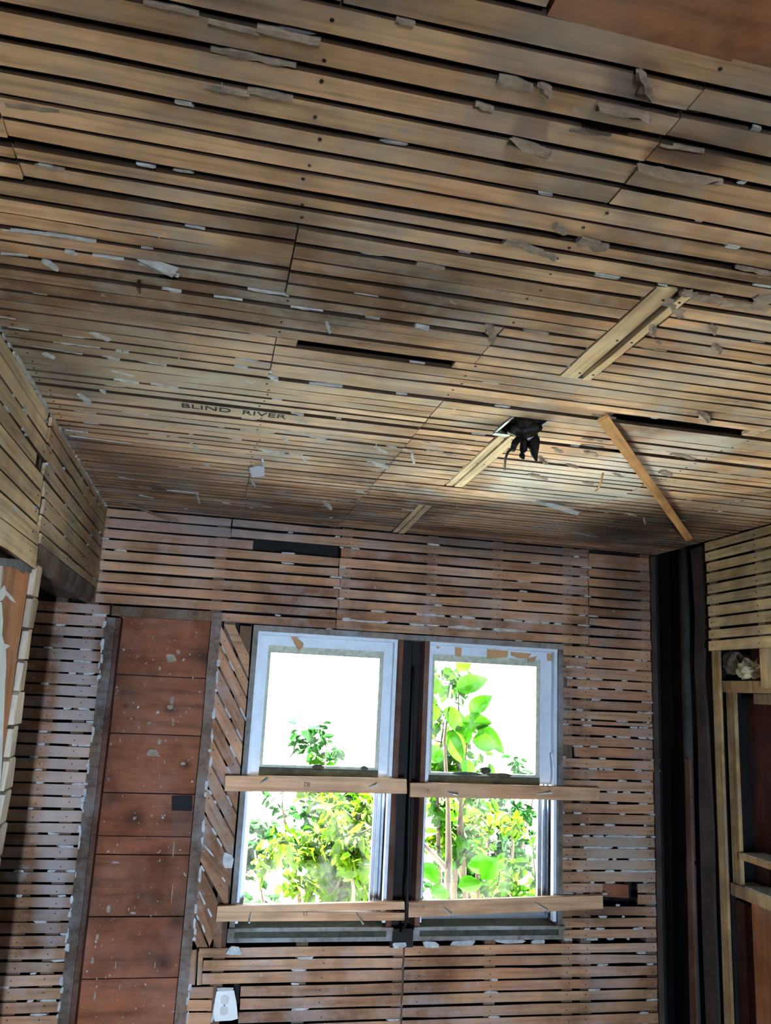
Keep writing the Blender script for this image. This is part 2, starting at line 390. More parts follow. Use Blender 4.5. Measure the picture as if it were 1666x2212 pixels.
for i in range(len(gaps) - 1):
    y0, y1 = gaps[i][1], gaps[i + 1][0]
    yc = (y0 + y1) / 2; w = y1 - y0 - (.0025 if y1 < 1.3 else .0012)
    if i % 7 == 0 or jx is None:
        jx = sorted(random.sample([.062, .43, 1.16, 1.50], 2))
    joints = list(jx)
    if .86 < yc < 1.0: joints = [-.282, 1.50 if yc > .95 else 1.16]
    if 1.375 < yc < 1.56: joints = [.062, 1.16]
    if 1.79 < yc < 1.85: joints = [.43, 1.50]
    spans = []
    e = [XL + .001] + joints + [XR - .001]
    for a, b in zip(e[:-1], e[1:]): spans.append((a + .001, b - .001))
    def cutout(x0, x1):
        global spans
        out = []
        for a, b in spans:
            if b <= x0 or a >= x1: out.append((a, b)); continue
            if a < x0 - .01: out.append((a, x0))
            if b > x1 + .01: out.append((x1, b))
        spans = out
    for (c0, c1, cx0, cx1, sh) in cuts:
        if c0 < yc < c1:
            q = sh * (yc - c0) / (c1 - c0); cutout(cx0 + q, cx1 + q)
    if 1.379 < yc < 1.4118: cutout(.10, .395)
    if 1.5394 < yc < 1.5754: cutout(.80, 1.13)
    if .48 < yc < .60: cutout(.24, 1.5)
    for a, b in spans:
        t0, t1 = (a - XREF) * TILT, (b - XREF) * TILT
        dz = random.uniform(-.0012, .0012); tw = random.uniform(-.002, .002)
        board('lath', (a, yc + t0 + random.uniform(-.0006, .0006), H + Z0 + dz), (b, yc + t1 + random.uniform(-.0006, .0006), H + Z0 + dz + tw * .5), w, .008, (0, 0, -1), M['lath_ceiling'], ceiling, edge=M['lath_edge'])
        for jx_ in (-.40, .062, .43, 1.16, 1.50, 1.74):
            if a + .004 < jx_ < b - .004:
                cb_.nail(Vector((jx_ + random.uniform(-.008, .008), yc + (jx_ - XREF) * TILT + random.uniform(-.008, .008), H + Z0 - .0005)), Vector((0, 0, -1)))
    # plaster left in this gap
    for k in range(4):
        if random.random() < .6:
            x = random.uniform(XL + .03, XR - .03); yg = (gaps[i][0] + gaps[i][1]) / 2 + (x - XREF) * TILT
            cb_.lump(Vector((x, yg, H + Z0 + .004)), Vector((1, 0, 0)), Vector((0, 1, 0)), Vector((0, 0, -1)), random.uniform(.004, .022), random.uniform(.0025, .0045), random.uniform(.002, .005))
# reddish wide board overhead at the near right
board('wide_board', (.245, .545, H + Z0), (1.5, .575, H + Z0), .098, .016, (0, 0, -1), M['redboard'], ceiling, jit=.002)
# strips nailed where the wiring run was opened
def strips(y0, y1, xa, xb, xc, xd, sh):
    board('cover_strip', ((xa + xb) / 2, y0, H + Z0 - .001), ((xa + xb) / 2 + sh, y1, H + Z0 - .001), xb - xa, .010, (0, 0, -1), M['strip'], ceiling)
    board('cover_strip', ((xc + xd) / 2, y0 + .006, H + Z0 - .002), ((xc + xd) / 2 + sh, y1, H + Z0 - .002), xd - xc, .010, (0, 0, -1), M['strip'], ceiling)
    for yy in (y0 + .03, (y0 + y1) / 2, y1 - .03):
        for xx in ((xa + xb) / 2 + .01, (xc + xd) / 2):
            cb_.nail(Vector((xx + sh * (yy - y0) / (y1 - y0), yy, H + Z0 - .0015)), Vector((0, 0, -1)))
strips(1.018, 1.386, .596, .630, .642, .658, .008)
strips(1.762, 2.290, .619, .638, .645, .670, .018)
strips(2.578, 3.098, .626, .645, .651, .672, .024)

# larger plaster remnants, where they cling to the laths: two ends in the photograph, width and drop in metres
SCR = [(310, 8, 430, 30, .012, .006), (450, 42, 560, 70, .014, .012), (555, 62, 692, 92, .016, .014), (455, 105, 640, 142, .014, .010), (440, 186, 540, 200, .014, .012), (535, 196, 633, 212, .012, .012),
       (12, 226, 128, 240, .012, .006), (75, 358, 140, 368, .010, .004), (400, 487, 443, 494, .010, .004), (5, 496, 100, 506, .006, .005), (100, 505, 208, 522, .007, .006), (140, 541, 166, 549, .012, .008),
       (200, 550, 268, 560, .008, .006), (2, 548, 60, 552, .010, .006), (92, 562, 126, 582, .016, .012), (300, 566, 386, 594, .018, .012), (350, 622, 392, 630, .012, .006), (462, 640, 524, 648, .008, .004), (535, 624, 624, 638, .012, .005),
       (628, 662, 698, 671, .010, .006), (0, 683, 34, 688, .008, .005), (18, 706, 62, 712, .008, .005), (150, 725, 196, 729, .008, .005), (196, 716, 236, 733, .030, .010), (70, 746, 178, 764, .008, .006), (95, 762, 116, 772, .024, .010),
       (116, 738, 216, 750, .010, .006), (222, 766, 258, 776, .022, .010), (250, 758, 280, 762, .012, .005), (280, 774, 360, 789, .010, .006), (385, 776, 500, 793, .020, .005), (506, 789, 588, 804, .012, .008), (508, 773, 585, 786, .010, .005),
       (583, 812, 598, 822, .026, .010), (240, 801, 290, 812, .014, .006), (246, 819, 300, 828, .012, .006), (326, 828, 400, 842, .012, .006), (530, 822, 552, 829, .018, .005), (668, 828, 740, 835, .010, .006), (172, 850, 194, 874, .030, .012),
       (218, 842, 227, 849, .014, .008), (160, 887, 208, 893, .010, .004), (265, 889, 322, 896, .012, .006), (300, 913, 360, 924, .012, .005), (380, 909, 475, 916, .012, .003), (476, 926, 590, 935, .014, .004), (140, 929, 190, 935, .012, .004),
       (150, 941, 284, 958, .010, .006), (605, 930, 660, 938, .018, .006), (655, 935, 708, 952, .024, .008), (612, 940, 622, 956, .016, .008), (560, 970, 625, 984, .030, .010), (625, 980, 672, 988, .010, .004), (350, 966, 395, 972, .010, .003),
       (412, 956, 432, 974, .016, .010), (436, 972, 490, 981, .012, .005), (360, 1059, 430, 1066, .012, .004), (424, 1062, 431, 1087, .014, .005), (540, 1012, 570, 1026, .040, .006), (566, 990, 570, 1012, .014, .008), (630, 891, 656, 897, .018, .005), (640, 906, 660, 914, .024, .005),
       (750, 910, 770, 917, .012, .004), (808, 962, 836, 978, .028, .008), (800, 995, 836, 1010, .040, .010), (835, 962, 890, 974, .016, .006), (890, 978, 895, 1004, .014, .006), (922, 972, 985, 984, .032, .006), (962, 950, 1006, 958, .018, .006), (912, 951, 930, 956, .014, .005), (835, 945, 880, 952, .014, .004),
       (1056, 702, 1066, 736, .022, .016), (897, 702, 926, 709, .018, .012), (706, 692, 712, 715, .012, .014), (1060, 626, 1100, 634, .012, .006), (1130, 714, 1185, 722, .010, .006), (900, 567, 960, 580, .014, .010), (1090, 520, 1140, 535, .030, .010), (1130, 530, 1200, 556, .018, .014), (1250, 515, 1308, 535, .032, .016), (1200, 480, 1222, 504, .020, .012),
       (1075, 168, 1150, 190, .020, .018), (1166, 180, 1188, 204, .014, .018), (1292, 225, 1405, 255, .020, .020), (1378, 150, 1408, 215, .022, .016), (1102, 302, 1185, 332, .022, .018), (1376, 360, 1470, 385, .018, .016), (1460, 380, 1560, 392, .016, .014), (1232, 278, 1320, 290, .010, .008), (1426, 312, 1520, 328, .010, .008), (1026, 224, 1064, 238, .012, .010), (856, 38, 894, 54, .012, .010),
       (1590, 575, 1666, 592, .012, .010), (1470, 632, 1500, 640, .030, .006), (1500, 640, 1580, 655, .030, .004), (1560, 655, 1660, 668, .040, .004), (1440, 650, 1475, 685, .030, .005), (1630, 640, 1666, 650, .05, .008), (1405, 700, 1412, 722, .020, .014), (1535, 700, 1545, 720, .020, .012), (1545, 740, 1556, 760, .024, .012), (1420, 735, 1428, 742, .014, .012), (1370, 745, 1440, 758, .010, .005),
       (1512, 888, 1532, 908, .030, .020), (1580, 865, 1620, 872, .014, .006), (1146, 1022, 1180, 1036, .034, .012), (1266, 972, 1290, 984, .028, .012), (1224, 1002, 1246, 1010, .024, .010), (1196, 965, 1212, 976, .026, .010), (1260, 945, 1300, 952, .016, .010), (1255, 960, 1305, 966, .016, .006), (1165, 985, 1180, 1002, .020, .010), (1280, 895, 1330, 905, .012, .006),
       (1166, 1086, 1225, 1100, .050, .008), (1222, 1098, 1252, 1112, .040, .010), (1452, 980, 1500, 992, .030, .006), (1430, 1015, 1446, 1028, .040, .010), (1350, 1108, 1375, 1114, .040, .006), (1260, 1040, 1280, 1046, .024, .008), (1325, 1020, 1345, 1028, .024, .008), (1390, 1030, 1440, 1036, .020, .006), (1425, 1055, 1445, 1062, .024, .008), (1120, 1050, 1140, 1058, .020, .005), (1390, 1118, 1394, 1132, .014, .006),
       (700, 1080, 715, 1100, .03, .008), (545, 1040, 552, 1050, .016, .010), (985, 1095, 1010, 1100, .02, .004), (1020, 1110, 1050, 1116, .02, .004), (945, 1115, 960, 1132, .03, .008), (870, 1100, 895, 1104, .03, .004), (770, 1060, 790, 1066, .03, .005), (655, 985, 660, 996, .02, .006), (480, 1085, 500, 1090, .02, .004), (1085, 1130, 1130, 1136, .03, .005), (1230, 1150, 1290, 1160, .03, .004), (300, 1070, 330, 1076, .02, .004), (255, 1030, 290, 1035, .02, .005), (440, 1000, 452, 1008, .02, .006), (970, 645, 985, 655, .014, .006), (330, 505, 345, 512, .01, .004)]
for (xa, ya, xb, yb, w, t) in SCR:
    a, b = PC(xa, ya), PC(xb, yb)
    d = (b - a); L = d.length; u = d / L; v = Vector((0, 0, 1)).cross(u)
    n = max(4, min(14, int(L / .009)))
    w *= .72; t *= .5 if ya > 330 else .42
    top, bot = [], []
    for k in range(n + 1):
        s = k / n; taper = .55 + .45 * math.sin(math.pi * min(max(s, .08), .92))
        p = a + u * (L * s)
        top.append(p + v * (w * .5 * taper * random.uniform(.35, 1.25))); bot.append(p - v * (w * .5 * taper * random.uniform(.35, 1.25)))
    mb = MB(); m_ = len(top)
    lo = -t * .9
    for k in range(m_):
        zz = random.uniform(.6, 1.1)
        mb.v += [top[k] + Vector((0, 0, .003)), top[k] + Vector((0, 0, lo * zz * .6)), (top[k] + bot[k]) / 2 + Vector((0, 0, lo * zz)), bot[k] + Vector((0, 0, lo * zz * .5)), bot[k] + Vector((0, 0, .003))]
    for k in range(m_ - 1):
        o = k * 5
        for j in range(5): mb.f.append([o + j, o + (j + 1) % 5, o + 5 + (j + 1) % 5, o + 5 + j])
    mb.f += [[0, 1, 2, 3, 4], [m_ * 5 - 5 + j for j in (4, 3, 2, 1, 0)]]
    mb.build('plaster_scrap', M['plaster'] if ya > 480 and xa < 900 else M['plaster_dusty'], ceiling)

def flap(pts, mat, t=.0015):
    """a loose sheet of plaster or paper under the laths: corners in the photograph with their drop below the laths"""
    MB().prism([PC(x, y, H - d) for x, y, d in pts], (0, 0, -t)).build('plaster_scrap', mat, ceiling)
flap([(539, 1010, .004), (556, 1006, .006), (571, 1009, .010), (572, 1027, .022), (546, 1031, .020), (541, 1022, .012)], M['paint'])
flap([(1150, 1083, .003), (1195, 1087, .004), (1225, 1096, .012), (1252, 1106, .022), (1247, 1113, .026), (1222, 1106, .018), (1190, 1097, .006)], M['plaster'])
flap([(296, 559, .003), (345, 565, .004), (386, 578, .012), (378, 590, .022), (372, 598, .024), (336, 580, .012)], M['plaster'])
flap([(1290, 220, .003), (1400, 240, .004), (1404, 268, .026), (1380, 252, .022), (1340, 250, .024), (1296, 238, .018)], M['plaster_dusty'])
flap([(1376, 352, .003), (1470, 375, .004), (1560, 386, .004), (1520, 397, .020), (1440, 388, .024), (1380, 368, .018)], M['plaster_dusty'])
flap([(1102, 298, .003), (1180, 318, .004), (1172, 336, .024), (1130, 326, .022)], M['plaster_dusty'])
def text(name, body, size, origin, ex, ey, mat, parent, thick=.0004, bold=0):
    cu = bpy.data.curves.new(name, 'FONT'); cu.body = body; cu.size = size; cu.extrude = thick; cu.offset = bold
    cu.align_x = 'CENTER'; cu.align_y = 'CENTER'
    t = bpy.data.objects.new(name, cu); COL.objects.link(t)
    bpy.context.view_layer.update()
    me = bpy.data.meshes.new_from_object(t.evaluated_get(bpy.context.evaluated_depsgraph_get()))
    bpy.data.objects.remove(t)
    me.materials.clear(); me.materials.append(mat)
    o = bpy.data.objects.new(name, me)
    ex, ey = Vector(ex).normalized(), Vector(ey).normalized(); ez = ex.cross(ey)
    o.matrix_world = Matrix(((ex.x, ey.x, ez.x, origin[0]), (ex.y, ey.y, ez.y, origin[1]), (ex.z, ey.z, ez.z, origin[2]), (0, 0, 0, 1)))
    return link(o, parent)
text('stamped_lettering', 'BLIND  RIVER', .040, (.0, 1.815, H + Z0 - .0016), (1, .0125, 0), (0, -1, 0), M['ink'], ceiling)
cb_.build(ceiling)

# ---- window wall
OPX = (.142, .708, .800, 1.362); OPZ = (-.838, .204)
wb = MB()
ys0, ys1 = D + .100, D + .120
def wbox(x0, x1, z0, z1): wb.box(x0, x1, ys0, ys1, z0 + Z0, z1 + Z0)
wbox(-1.45, OPX[0], -1.6, H + .15); wbox(OPX[3], 2.02, -1.6, H + .15); wbox(OPX[0], OPX[3], OPZ[1], H + .15); wbox(OPX[0], OPX[3], -1.6, OPZ[0]); wbox(OPX[1], OPX[2], OPZ[0], OPZ[1])
wall_back = struct(wb.build('wall_back', M['tar']))
for x, z0, z1 in ((-1.2, -1.6, H), (-.82, -1.6, H), (-.54, -1.6, H), (-.435, -1.6, H), (.055, -.86, .24), (.115, -1.6, .20), (.475, .24, H), (.82, .24, H), (1.09, .24, H), (1.09, -1.6, -.88), (.75, -1.6, -.88), (.40, -1.6, -.88), (1.39, -1.6, H), (1.465, -1.6, H), (1.735, -1.6, H), (.0, .24, H)):
    box('stud', x - .021, x + .021, D + .009, ys0, z0, z1, M['stud'], wall_back)
wbits = Bits()
NW = Vector((0, -1, 0))
def wlath(x0, x1, zt, zb, mat=None, gapw=.0075):
    w = zt - zb - gapw; z = (zt + zb) / 2
    if x1 - x0 < .012 or w < .008: return
    dz = random.uniform(-.0008, .0008)
    board('lath', (x0 + random.uniform(0, .003), D + random.uniform(-.001, .001), z + Z0 + dz), (x1 - random.uniform(0, .003), D + random.uniform(-.001, .001), z + Z0 - dz * .5), w + random.uniform(-.0015, .0015), .008, NW, mat or M['lath_wall'], wall_back, rough_end=(.002, .002), edge=M['lath_edge'])
    for xx in (-.82, -.54, -.435, .475, .82, 1.09, 1.39, 1.465, 1.735):
        if x0 + .005 < xx < x1 - .005: wbits.nail(Vector((xx + random.uniform(-.006, .006), D - .0008, z + Z0 + random.uniform(-.006, .006))), NW)
def wkey(x, z, a=.02, b=.0036):
    wbits.lump(Vector((x, D + .006, z + Z0)), Vector((1, 0, 0)), Vector((0, 0, 1)), NW, a, b, random.uniform(.004, .009))
LS = [.2462, .2049, .1626, .1222, .0814, .0395, -.0016, -.0431, -.0814, -.1228, -.1643, -.2036, -.2447, -.2878, -.329, -.3716, -.4124, -.455, -.498, -.5352, -.574, -.6139, -.6518, -.6913, -.7296, -.7693, -.8088, -.8481,
      -.8877, -.9275, -.9661, -1.0054, -1.0472, -1.0872, -1.128, -1.168, -1.208, -1.248, -1.288]
AB = [.599, .5635, .5227, .4833, .4441, .405, .365, .3252, .2856, .2462, .2069]
RT = [.585, .5247, .4817, .4435, .4032, .3631, .3232, .2813, .244, .2025, .159, .118, .075, .0387, -.0047, -.0461, -.084, -.105, -.1446, -.1854, -.2283, -.2686, -.3094, -.353, -.3936, -.4335, -.4744, -.5159, -.5576, -.599,
      -.6411, -.6825, -.722, -.763, -.8037, -.8446, -.8806, -.9218, -.9613, -1.0028, -1.0411, -1.0814, -1.1226, -1.1636, -1.204, -1.244, -1.284]
BW = [-.8925, -.9304, -.9697, -1.0129, -1.0526, -1.0921, -1.1341, -1.175, -1.215, -1.255, -1.295]
JR = 1.478
# rows above the windows
for i in range(len(AB) - 1):
    zt, zb = AB[i], AB[i + 1]
    jl = .03 if i < 2 else .452 + random.uniform(-.006, .006)
    if i == 2:
        wlath(XL + .002, .118, zt, zb); wlath(jl, JR, zt, zb)
    elif i == 9:
        wlath(-.02, jl, zt, zb); wlath(jl, JR, zt, zb)
    else:
        wlath(XL + .002, jl, zt, zb); wlath(jl, JR, zt, zb)
    for k in range(4):
        wkey(random.choice([.452, .452, XL + .03, .2, .8, 1.2, 1.45]) + random.uniform(-.03, .06), zb, random.uniform(.008, .03))
    if i in (7, 8):
        for k in range(14): wkey(random.uniform(.47, 1.35), zb, random.uniform(.015, .04), .005 if i == 7 else .007)
for i in range(9):
    wlath(JR, 1.752, RT[i], RT[i + 1])
wlath(JR, 1.752, .599, .588)
# header piece over the sheathing panel, and left strip running on behind the door header
board('panel_head', (-.365, D - .004, .224 + Z0), (-.012, D - .004, .226 + Z0), .036, .018, NW, M['stud'], wall_back)
for i in range(len(LS) - 1):
    wlath(-1.2, -.372, LS[i], LS[i + 1])
    for k in range(3):
        r = random.random()
        if r < .5: wkey(random.choice([-.545, -.46, -.425, -.39]) + random.uniform(-.02, .02), LS[i + 1], random.uniform(.010, .028), .0040)
for i in range(9, len(RT) - 1):
    zt, zb = RT[i], RT[i + 1]
    x0 = 1.366 if zt > -.85 else .70
    if zt < -.86: break
    if i == 12: x0 = 1.382
    if i == 19: x0 = 1.415
    if -.763 < (zt + zb) / 2 < -.68:
        wlath(x0, 1.532, zt, zb); wlath(1.675, 1.752, zt, zb)
    else: wlath(x0, 1.752, zt, zb)
    for k in range(6):
        if random.random() < .7: wkey(random.choice([1.40, 1.465, 1.50, 1.70, 1.735, 1.60]) + random.uniform(-.04, .04), zb, random.uniform(.006, .026), .0042)
    if i in (26, 27, 28, 29):
        for k in range(5): wkey(random.uniform(1.45, 1.74), zb, random.uniform(.02, .04), .0042)
# rows below the windows
for i in range(len(BW) - 1):
    zt, zb = BW[i], BW[i + 1]
    x0 = .045 if i in (0, 5) else .055 + random.uniform(0, .01)
    if 3 <= i <= 5:
        wlath(.015, .108, zt, zb); wlath(.198, .762, zt, zb)
    else: wlath(x0 if i < 3 else .0, .762, zt, zb)
    wlath(.766, 1.752, zt, zb)
    for k in range(3): wkey(random.choice([.40, .76, 1.1, 1.7, 1.5]) + random.uniform(-.03, .03), zb, random.uniform(.010, .03), .0042)
# notch knocked through at the right: a stub of brick-like block inside
board('broken_block', (1.535, D + .030, -.714 + Z0), (1.655, D + .032, -.722 + Z0), .046, .05, NW, M['panel'], wall_back, rough_end=(.006, .006))
# open stud bay with wide sheathing boards
for zt, zb in ((.24, .003), (.001, -.204), (-.206, -.408), (-.410, -.553), (-.5545, -.614), (-.616, -.816), (-.818, -1.012), (-1.014, -1.22), (-1.222, -1.44)):
    board('sheathing_board', (-.352, D + .086 + random.uniform(-.001, .001), (zt + zb) / 2 + Z0), (.0, D + .086 + random.uniform(-.001, .001), (zt + zb) / 2 + Z0), zt - zb - .002, .013, NW, M['panel'], wall_back, jit=.0006)
spl = Bits()
for px, py, a, b in ((370, 1422, .028, .024), (385, 1408, .010, .012), (372, 1512, .010, .022), (368, 1528, .016, .010), (345, 1445, .008, .012), (322, 1562, .012, .008), (345, 1602, .010, .014), (300, 1572, .004, .012), (374, 1560, .006, .018), (330, 1625, .030, .020), (395, 1650, .012, .008), (290, 1768, .006, .008), (375, 1835, .003, .045), (372, 1930, .002, .060), (235, 1963, .010, .018), (288, 1972, .014, .006), (210, 2025, .008, .014), (200, 2075, .008, .016), (250, 2085, .003, .018), (335, 2085, .003, .016), (215, 1700, .003, .05), (205, 2150, .006, .02), (250, 1863, .020, .006), (226, 1575, .004, .016)):
    spl.lump(PB(px, py, D + .0855), Vector((1, 0, 0)), Vector((0, 0, 1)), NW, a * .7, b * .7, .0012)
for k in range(90):
    spl.lump(PB(random.uniform(200, 420), random.uniform(1360, 2200), D + .0855), Vector((1, 0, 0)), Vector((0, 0, 1)), NW, random.uniform(.001, .003), random.uniform(.001, .006), .0012)
stuff(spl.k.build('plaster_splatter', M['plaster_dusty'], wall_back))
MB().prism([PB(*p, D + .0855) for p in ((371, 1718), (416, 1718), (415, 1752), (371, 1751))], (0, -.001, 0)).build('knot_hole', M['tar'], wall_back)
board('bay_stud', (-.366, D - .002, .20 + Z0), (-.366, D - .002, -1.55 + Z0), .036, .10, NW, M['trim'], wall_back, jit=.002)
board('bay_trim', (-.340, D + .012, .20 + Z0), (-.340, D + .012, -1.55 + Z0), .018, .08, NW, M['jamb_red'], wall_back, jit=.002)
board('bay_stud', (.006, D - .003, .242 + Z0), (.006, D - .003, -1.55 + Z0), .036, .10, NW, M['trim'], wall_back, jit=.002)
for k in range(70):
    z = random.uniform(-1.2, .2)
    wbits.lump(Vector((random.choice([-.384, -.383, .026, .028]) + random.uniform(-.004, .004), D - .001, z + Z0)), Vector((0, 0, 1)), Vector((1, 0, 0)), NW, random.uniform(.005, .022), random.uniform(.002, .007), random.uniform(.002, .006))
# diagonal laths between the bay and the window
GL = [1296, 1344, 1383.5, 1430, 1481, 1533, 1580, 1632.6, 1685, 1742, 1795, 1848, 1903, 1954, 2006]
exl = lambda y: 476 - (y - 1345) * (64 / 620) ; exr = lambda y: 541 - (y - 1416) * (43 / 492)
for k in range(len(GL) - 1):
    a0, a1 = GL[k] + 3.5, GL[k + 1] - 3.5
    pts = [(exl(a0), a0), (exr(a0 + 124), a0 + 124), (exr(a1 + 124), a1 + 124), (exl(a1), a1)]
    if k == 0: pts = [(484, 1348), (507, 1350), (exr(1440), 1418), (exr(a1 + 124), a1 + 124)]
    if k == 10: pts[1] = (493, 1895); pts.insert(1, (489, 1868))
    if k == 12: pts = [(exl(a0), a0), (466, 2012), (452, 2047), (exl(a1) + 40, 2047), (exl(a1), a1)]
    if k == 11: pts = [(exl(a0), a0), (480, 1965), (478, 2048), (466, 2046), (exl(a1), a1)]
    if k == 13: pts = [(exl(a0), a0), (449, 2046), (426, 2046), (409, 2012)]
    P3 = [PB(px, py, D - .002 + random.uniform(0, .001)) for px, py in pts]
    c = P3[0].copy(); ax = (P3[1] - P3[0]).normalized()
    ex = ax; ez = Vector((0, -1, 0)); ex = (ex - ez * ex.dot(ez)).normalized(); ey = ez.cross(ex)
    loc = [((p - c).dot(ex), (p - c).dot(ey)) for p in P3]
    n = len(loc)
    me = bpy.data.meshes.new('diagonal_lath')
    me.from_pydata([(u, v, 0) for u, v in loc] + [(u, v, -.009) for u, v in loc], [], [list(range(n)), list(range(n, 2 * n))[::-1]] + [[i, n + i, n + (i + 1) % n, (i + 1) % n] for i in range(n)])
    bm = bmesh.new(); bm.from_mesh(me); bmesh.ops.recalc_face_normals(bm, faces=bm.faces); bm.to_mesh(me); bm.free()
    me.materials.append(M['lath_wall'])
    o = bpy.data.objects.new('diagonal_lath', me)
    o.matrix_world = Matrix(((ex.x, ey.x, ez.x, c.x), (ex.y, ey.y, ez.y, c.y), (ex.z, ey.z, ez.z, c.z), (0, 0, 0, 1)))
    link(o, wall_back)
    for s in (.12, .75):
        wbits.nail(PB(pts[0][0] + 60 * s + 3, GL[k] + 25 + 124 * s, D - .0025), NW)
    if k > 1:
        for s in [random.random() for _ in range(2)]:
            p = PB(exl(GL[k]) + 64 * s, GL[k] + 124 * s, D + .004)
            wbits.lump(p, ax, Vector((ax.z, 0, -ax.x)), NW, random.uniform(.008, .03), .0035, .006)
# short upright offcuts and plaster at the window's lower corner
board('offcut', PB(416, 2052), PB(412, 2128), .030, .010, NW, M['lath_wall'], wall_back)
board('offcut', PB(434, 2056), PB(430, 2128), .016, .010, NW, M['lath_wall'], wall_back)
for px, py, a, b in ((505, 2052, .028, .016), (492, 1858, .020, .028), (1000, 2035, .05, .010), (1100, 2030, .06, .010), (1160, 2032, .03, .008), (860, 2040, .03, .010), (930, 2038, .03, .012)):
    p = PB(px, py, D); wbits.lump(p, Vector((1, 0, 0)), Vector((0, 0, 1)), NW, a, b, .012)
wbits.build(wall_back)

# ---- the two double-hung windows
def frame_px(name, rect_o, rect_i, y0, y1, mat, parent):
    """rectangular frame: outer and inner (x0,x1,z0,z1), from y0 to y1"""
    a, b = rect_o, rect_i; mb = MB()
    mb.box(a[0], b[0], y0, y1, a[2] + Z0, a[3] + Z0); mb.box(b[1], a[1], y0, y1, a[2] + Z0, a[3] + Z0)
    mb.box(b[0], b[1], y0, y1, b[3] + Z0, a[3] + Z0); mb.box(b[0], b[1], y0, y1, a[2] + Z0, b[2] + Z0)
    return mb.build(name, mat, parent)
def window(name, x0, x1, gl, st, left):
    """x0..x1 casing; gl = upper glass (x0,x1,z0,z1); st = lower storm pane (x0,x1,z0,z1)"""
    w = struct(MB().box(x0, x1, D - .012, D + .10, .184 + Z0, .205 + Z0).build(name, M['casing']))
    box('side_casing', x0, x0 + .019, D - .012, D + .10, -.838, .184, M['casing'] if left else M['jamb_red'], w)
    box('side_casing', x1 - .019, x1, D - .012, D + .10, -.838, .184, M['jamb_red'] if left else M['casing'], w)
    xi, xj = x0 + .019, x1 - .019
    box('head_jamb', xi, xj, D + .002, D + .10, .172, .184, M['paint'], w)
    for xa, xb in ((xi, xi + .010), (xj - .012, xj)):
        box('stop_bead', xa, xb, D + .004, D + .03, -.82, .172, M['paint'], w)
    # upper sash
    y0, y1 = D + .034, D + .066
    xa, xb = xi + .004, xj - .004
    s = box('upper_sash', xa, gl[0] - .012, y0, y1, -.335, .172, M['paint'], w)
    box('stile', gl[1] + .012, xb, y0, y1, -.335, .172, M['paint'], s)
    box('top_rail', gl[0] - .012, gl[1] + .012, y0, y1, gl[3] + .026, .172, M['paint'], s)
    box('meeting_rail', gl[0] - .012, gl[1] + .012, y0 - .004, y1, -.345, gl[2] - .010, M['moss'], s)
    frame_px('putty', (gl[0] - .012, gl[1] + .012, gl[2] - .010, gl[3] + .026), (gl[0], gl[1], gl[2], gl[3]), y0 + .008, y1 - .004, M['putty'], s)
    box('pane', gl[0], gl[1], y0 + .018, y0 + .021, gl[2], gl[3], M['glass'], s)
    # aluminium storm window below, further out, with its tracks
    yo = D + .085
    t = frame_px('storm_frame', (xi, xj, -.83, -.335), (st[0], st[1], st[2], st[3]), yo, yo + .014, M['alu'], w)
    for k, dx in enumerate((.010, .026, .040)):
        if st[1] + dx + .006 < xj: box('track', st[1] + dx, st[1] + dx + .006, yo - .02 - .006 * k, yo, -.815, -.335, M['alu'], t)
        if st[0] - dx - .006 > xi: box('track', st[0] - dx - .006, st[0] - dx, yo - .02 - .006 * k, yo, -.815, -.335, M['alu'], t)
    box('pane', st[0], st[1], yo + .006, yo + .009, st[2], st[3], M['glass'], t)
    sl = MB()
    sl.prism([(xi, D - .02, -.838 + Z0), (xi, D + .12, -.826 + Z0), (xi, D + .12, -.86 + Z0), (xi, D - .02, -.86 + Z0)], (xj - xi, 0, 0))
    sl.build('sill', M['moss'], w)
    box('sill_nosing', x0 - .004, x1 + .004, D - .028, D - .018, -.838, -.828, M['casing'], w)
    box('apron', x0 - .004, x1 + .004, D - .014, D + .02, -.876, -.838, M['casing'], w)
    return w
w1 = window('window_1', .142, .712, (.217, .634, -.293, .110), (.190, .647, -.777, -.345), True)
w2 = window('window_2', .797, 1.364, (.853, .1274e1, -.303, .113), (.850, 1.303, -.765, -.345), False)
# chipped paint and torn paper at the sash heads
def flake(parent, pts, Y, mat, t=.0012, name='paint_chip'):
    return MB().prism([PB(x, y, Y) for x, y in pts], (0, -t, 0)).build(name, mat, parent)
flake(w1, [(623, 1369), (665, 1371), (664, 1377), (634, 1377)], D + .033, M['paper'])
for n_ in range(1):
    a = [PB(626, 1371, D + .032), PB(640, 1377, D + .024), PB(656, 1390, D + .012), PB(655, 1397, D + .006), PB(646, 1406, D + .004), PB(637, 1392, D + .018)]
    MB().prism(a, (.0, -.0012, .0005)).build('peeling_paper', M['paper'], w1)
for pts in ([(983, 1398), (998, 1399), (996, 1419), (983, 1416)], [(1052, 1402), (1098, 1406), (1096, 1420), (1052, 1423)], [(1103, 1408), (1148, 1412), (1140, 1424), (1120, 1422), (1104, 1416)], [(1140, 1422), (1160, 1417), (1155, 1429), (1142, 1430)], [(1181, 1411), (1196, 1413), (1195, 1427), (1183, 1428)], [(941, 1396), (952, 1397), (946, 1402)]):
    flake(w2, pts, D + .033, M['paper'])
MB().tube([PB(1192, 1628, D + .02), PB(1196, 1650, D + .006), PB(1197, 1675, D + .006), PB(1193, 1698, D + .02)], .006, 6).build('peeling_bead', M['paint'], w2)
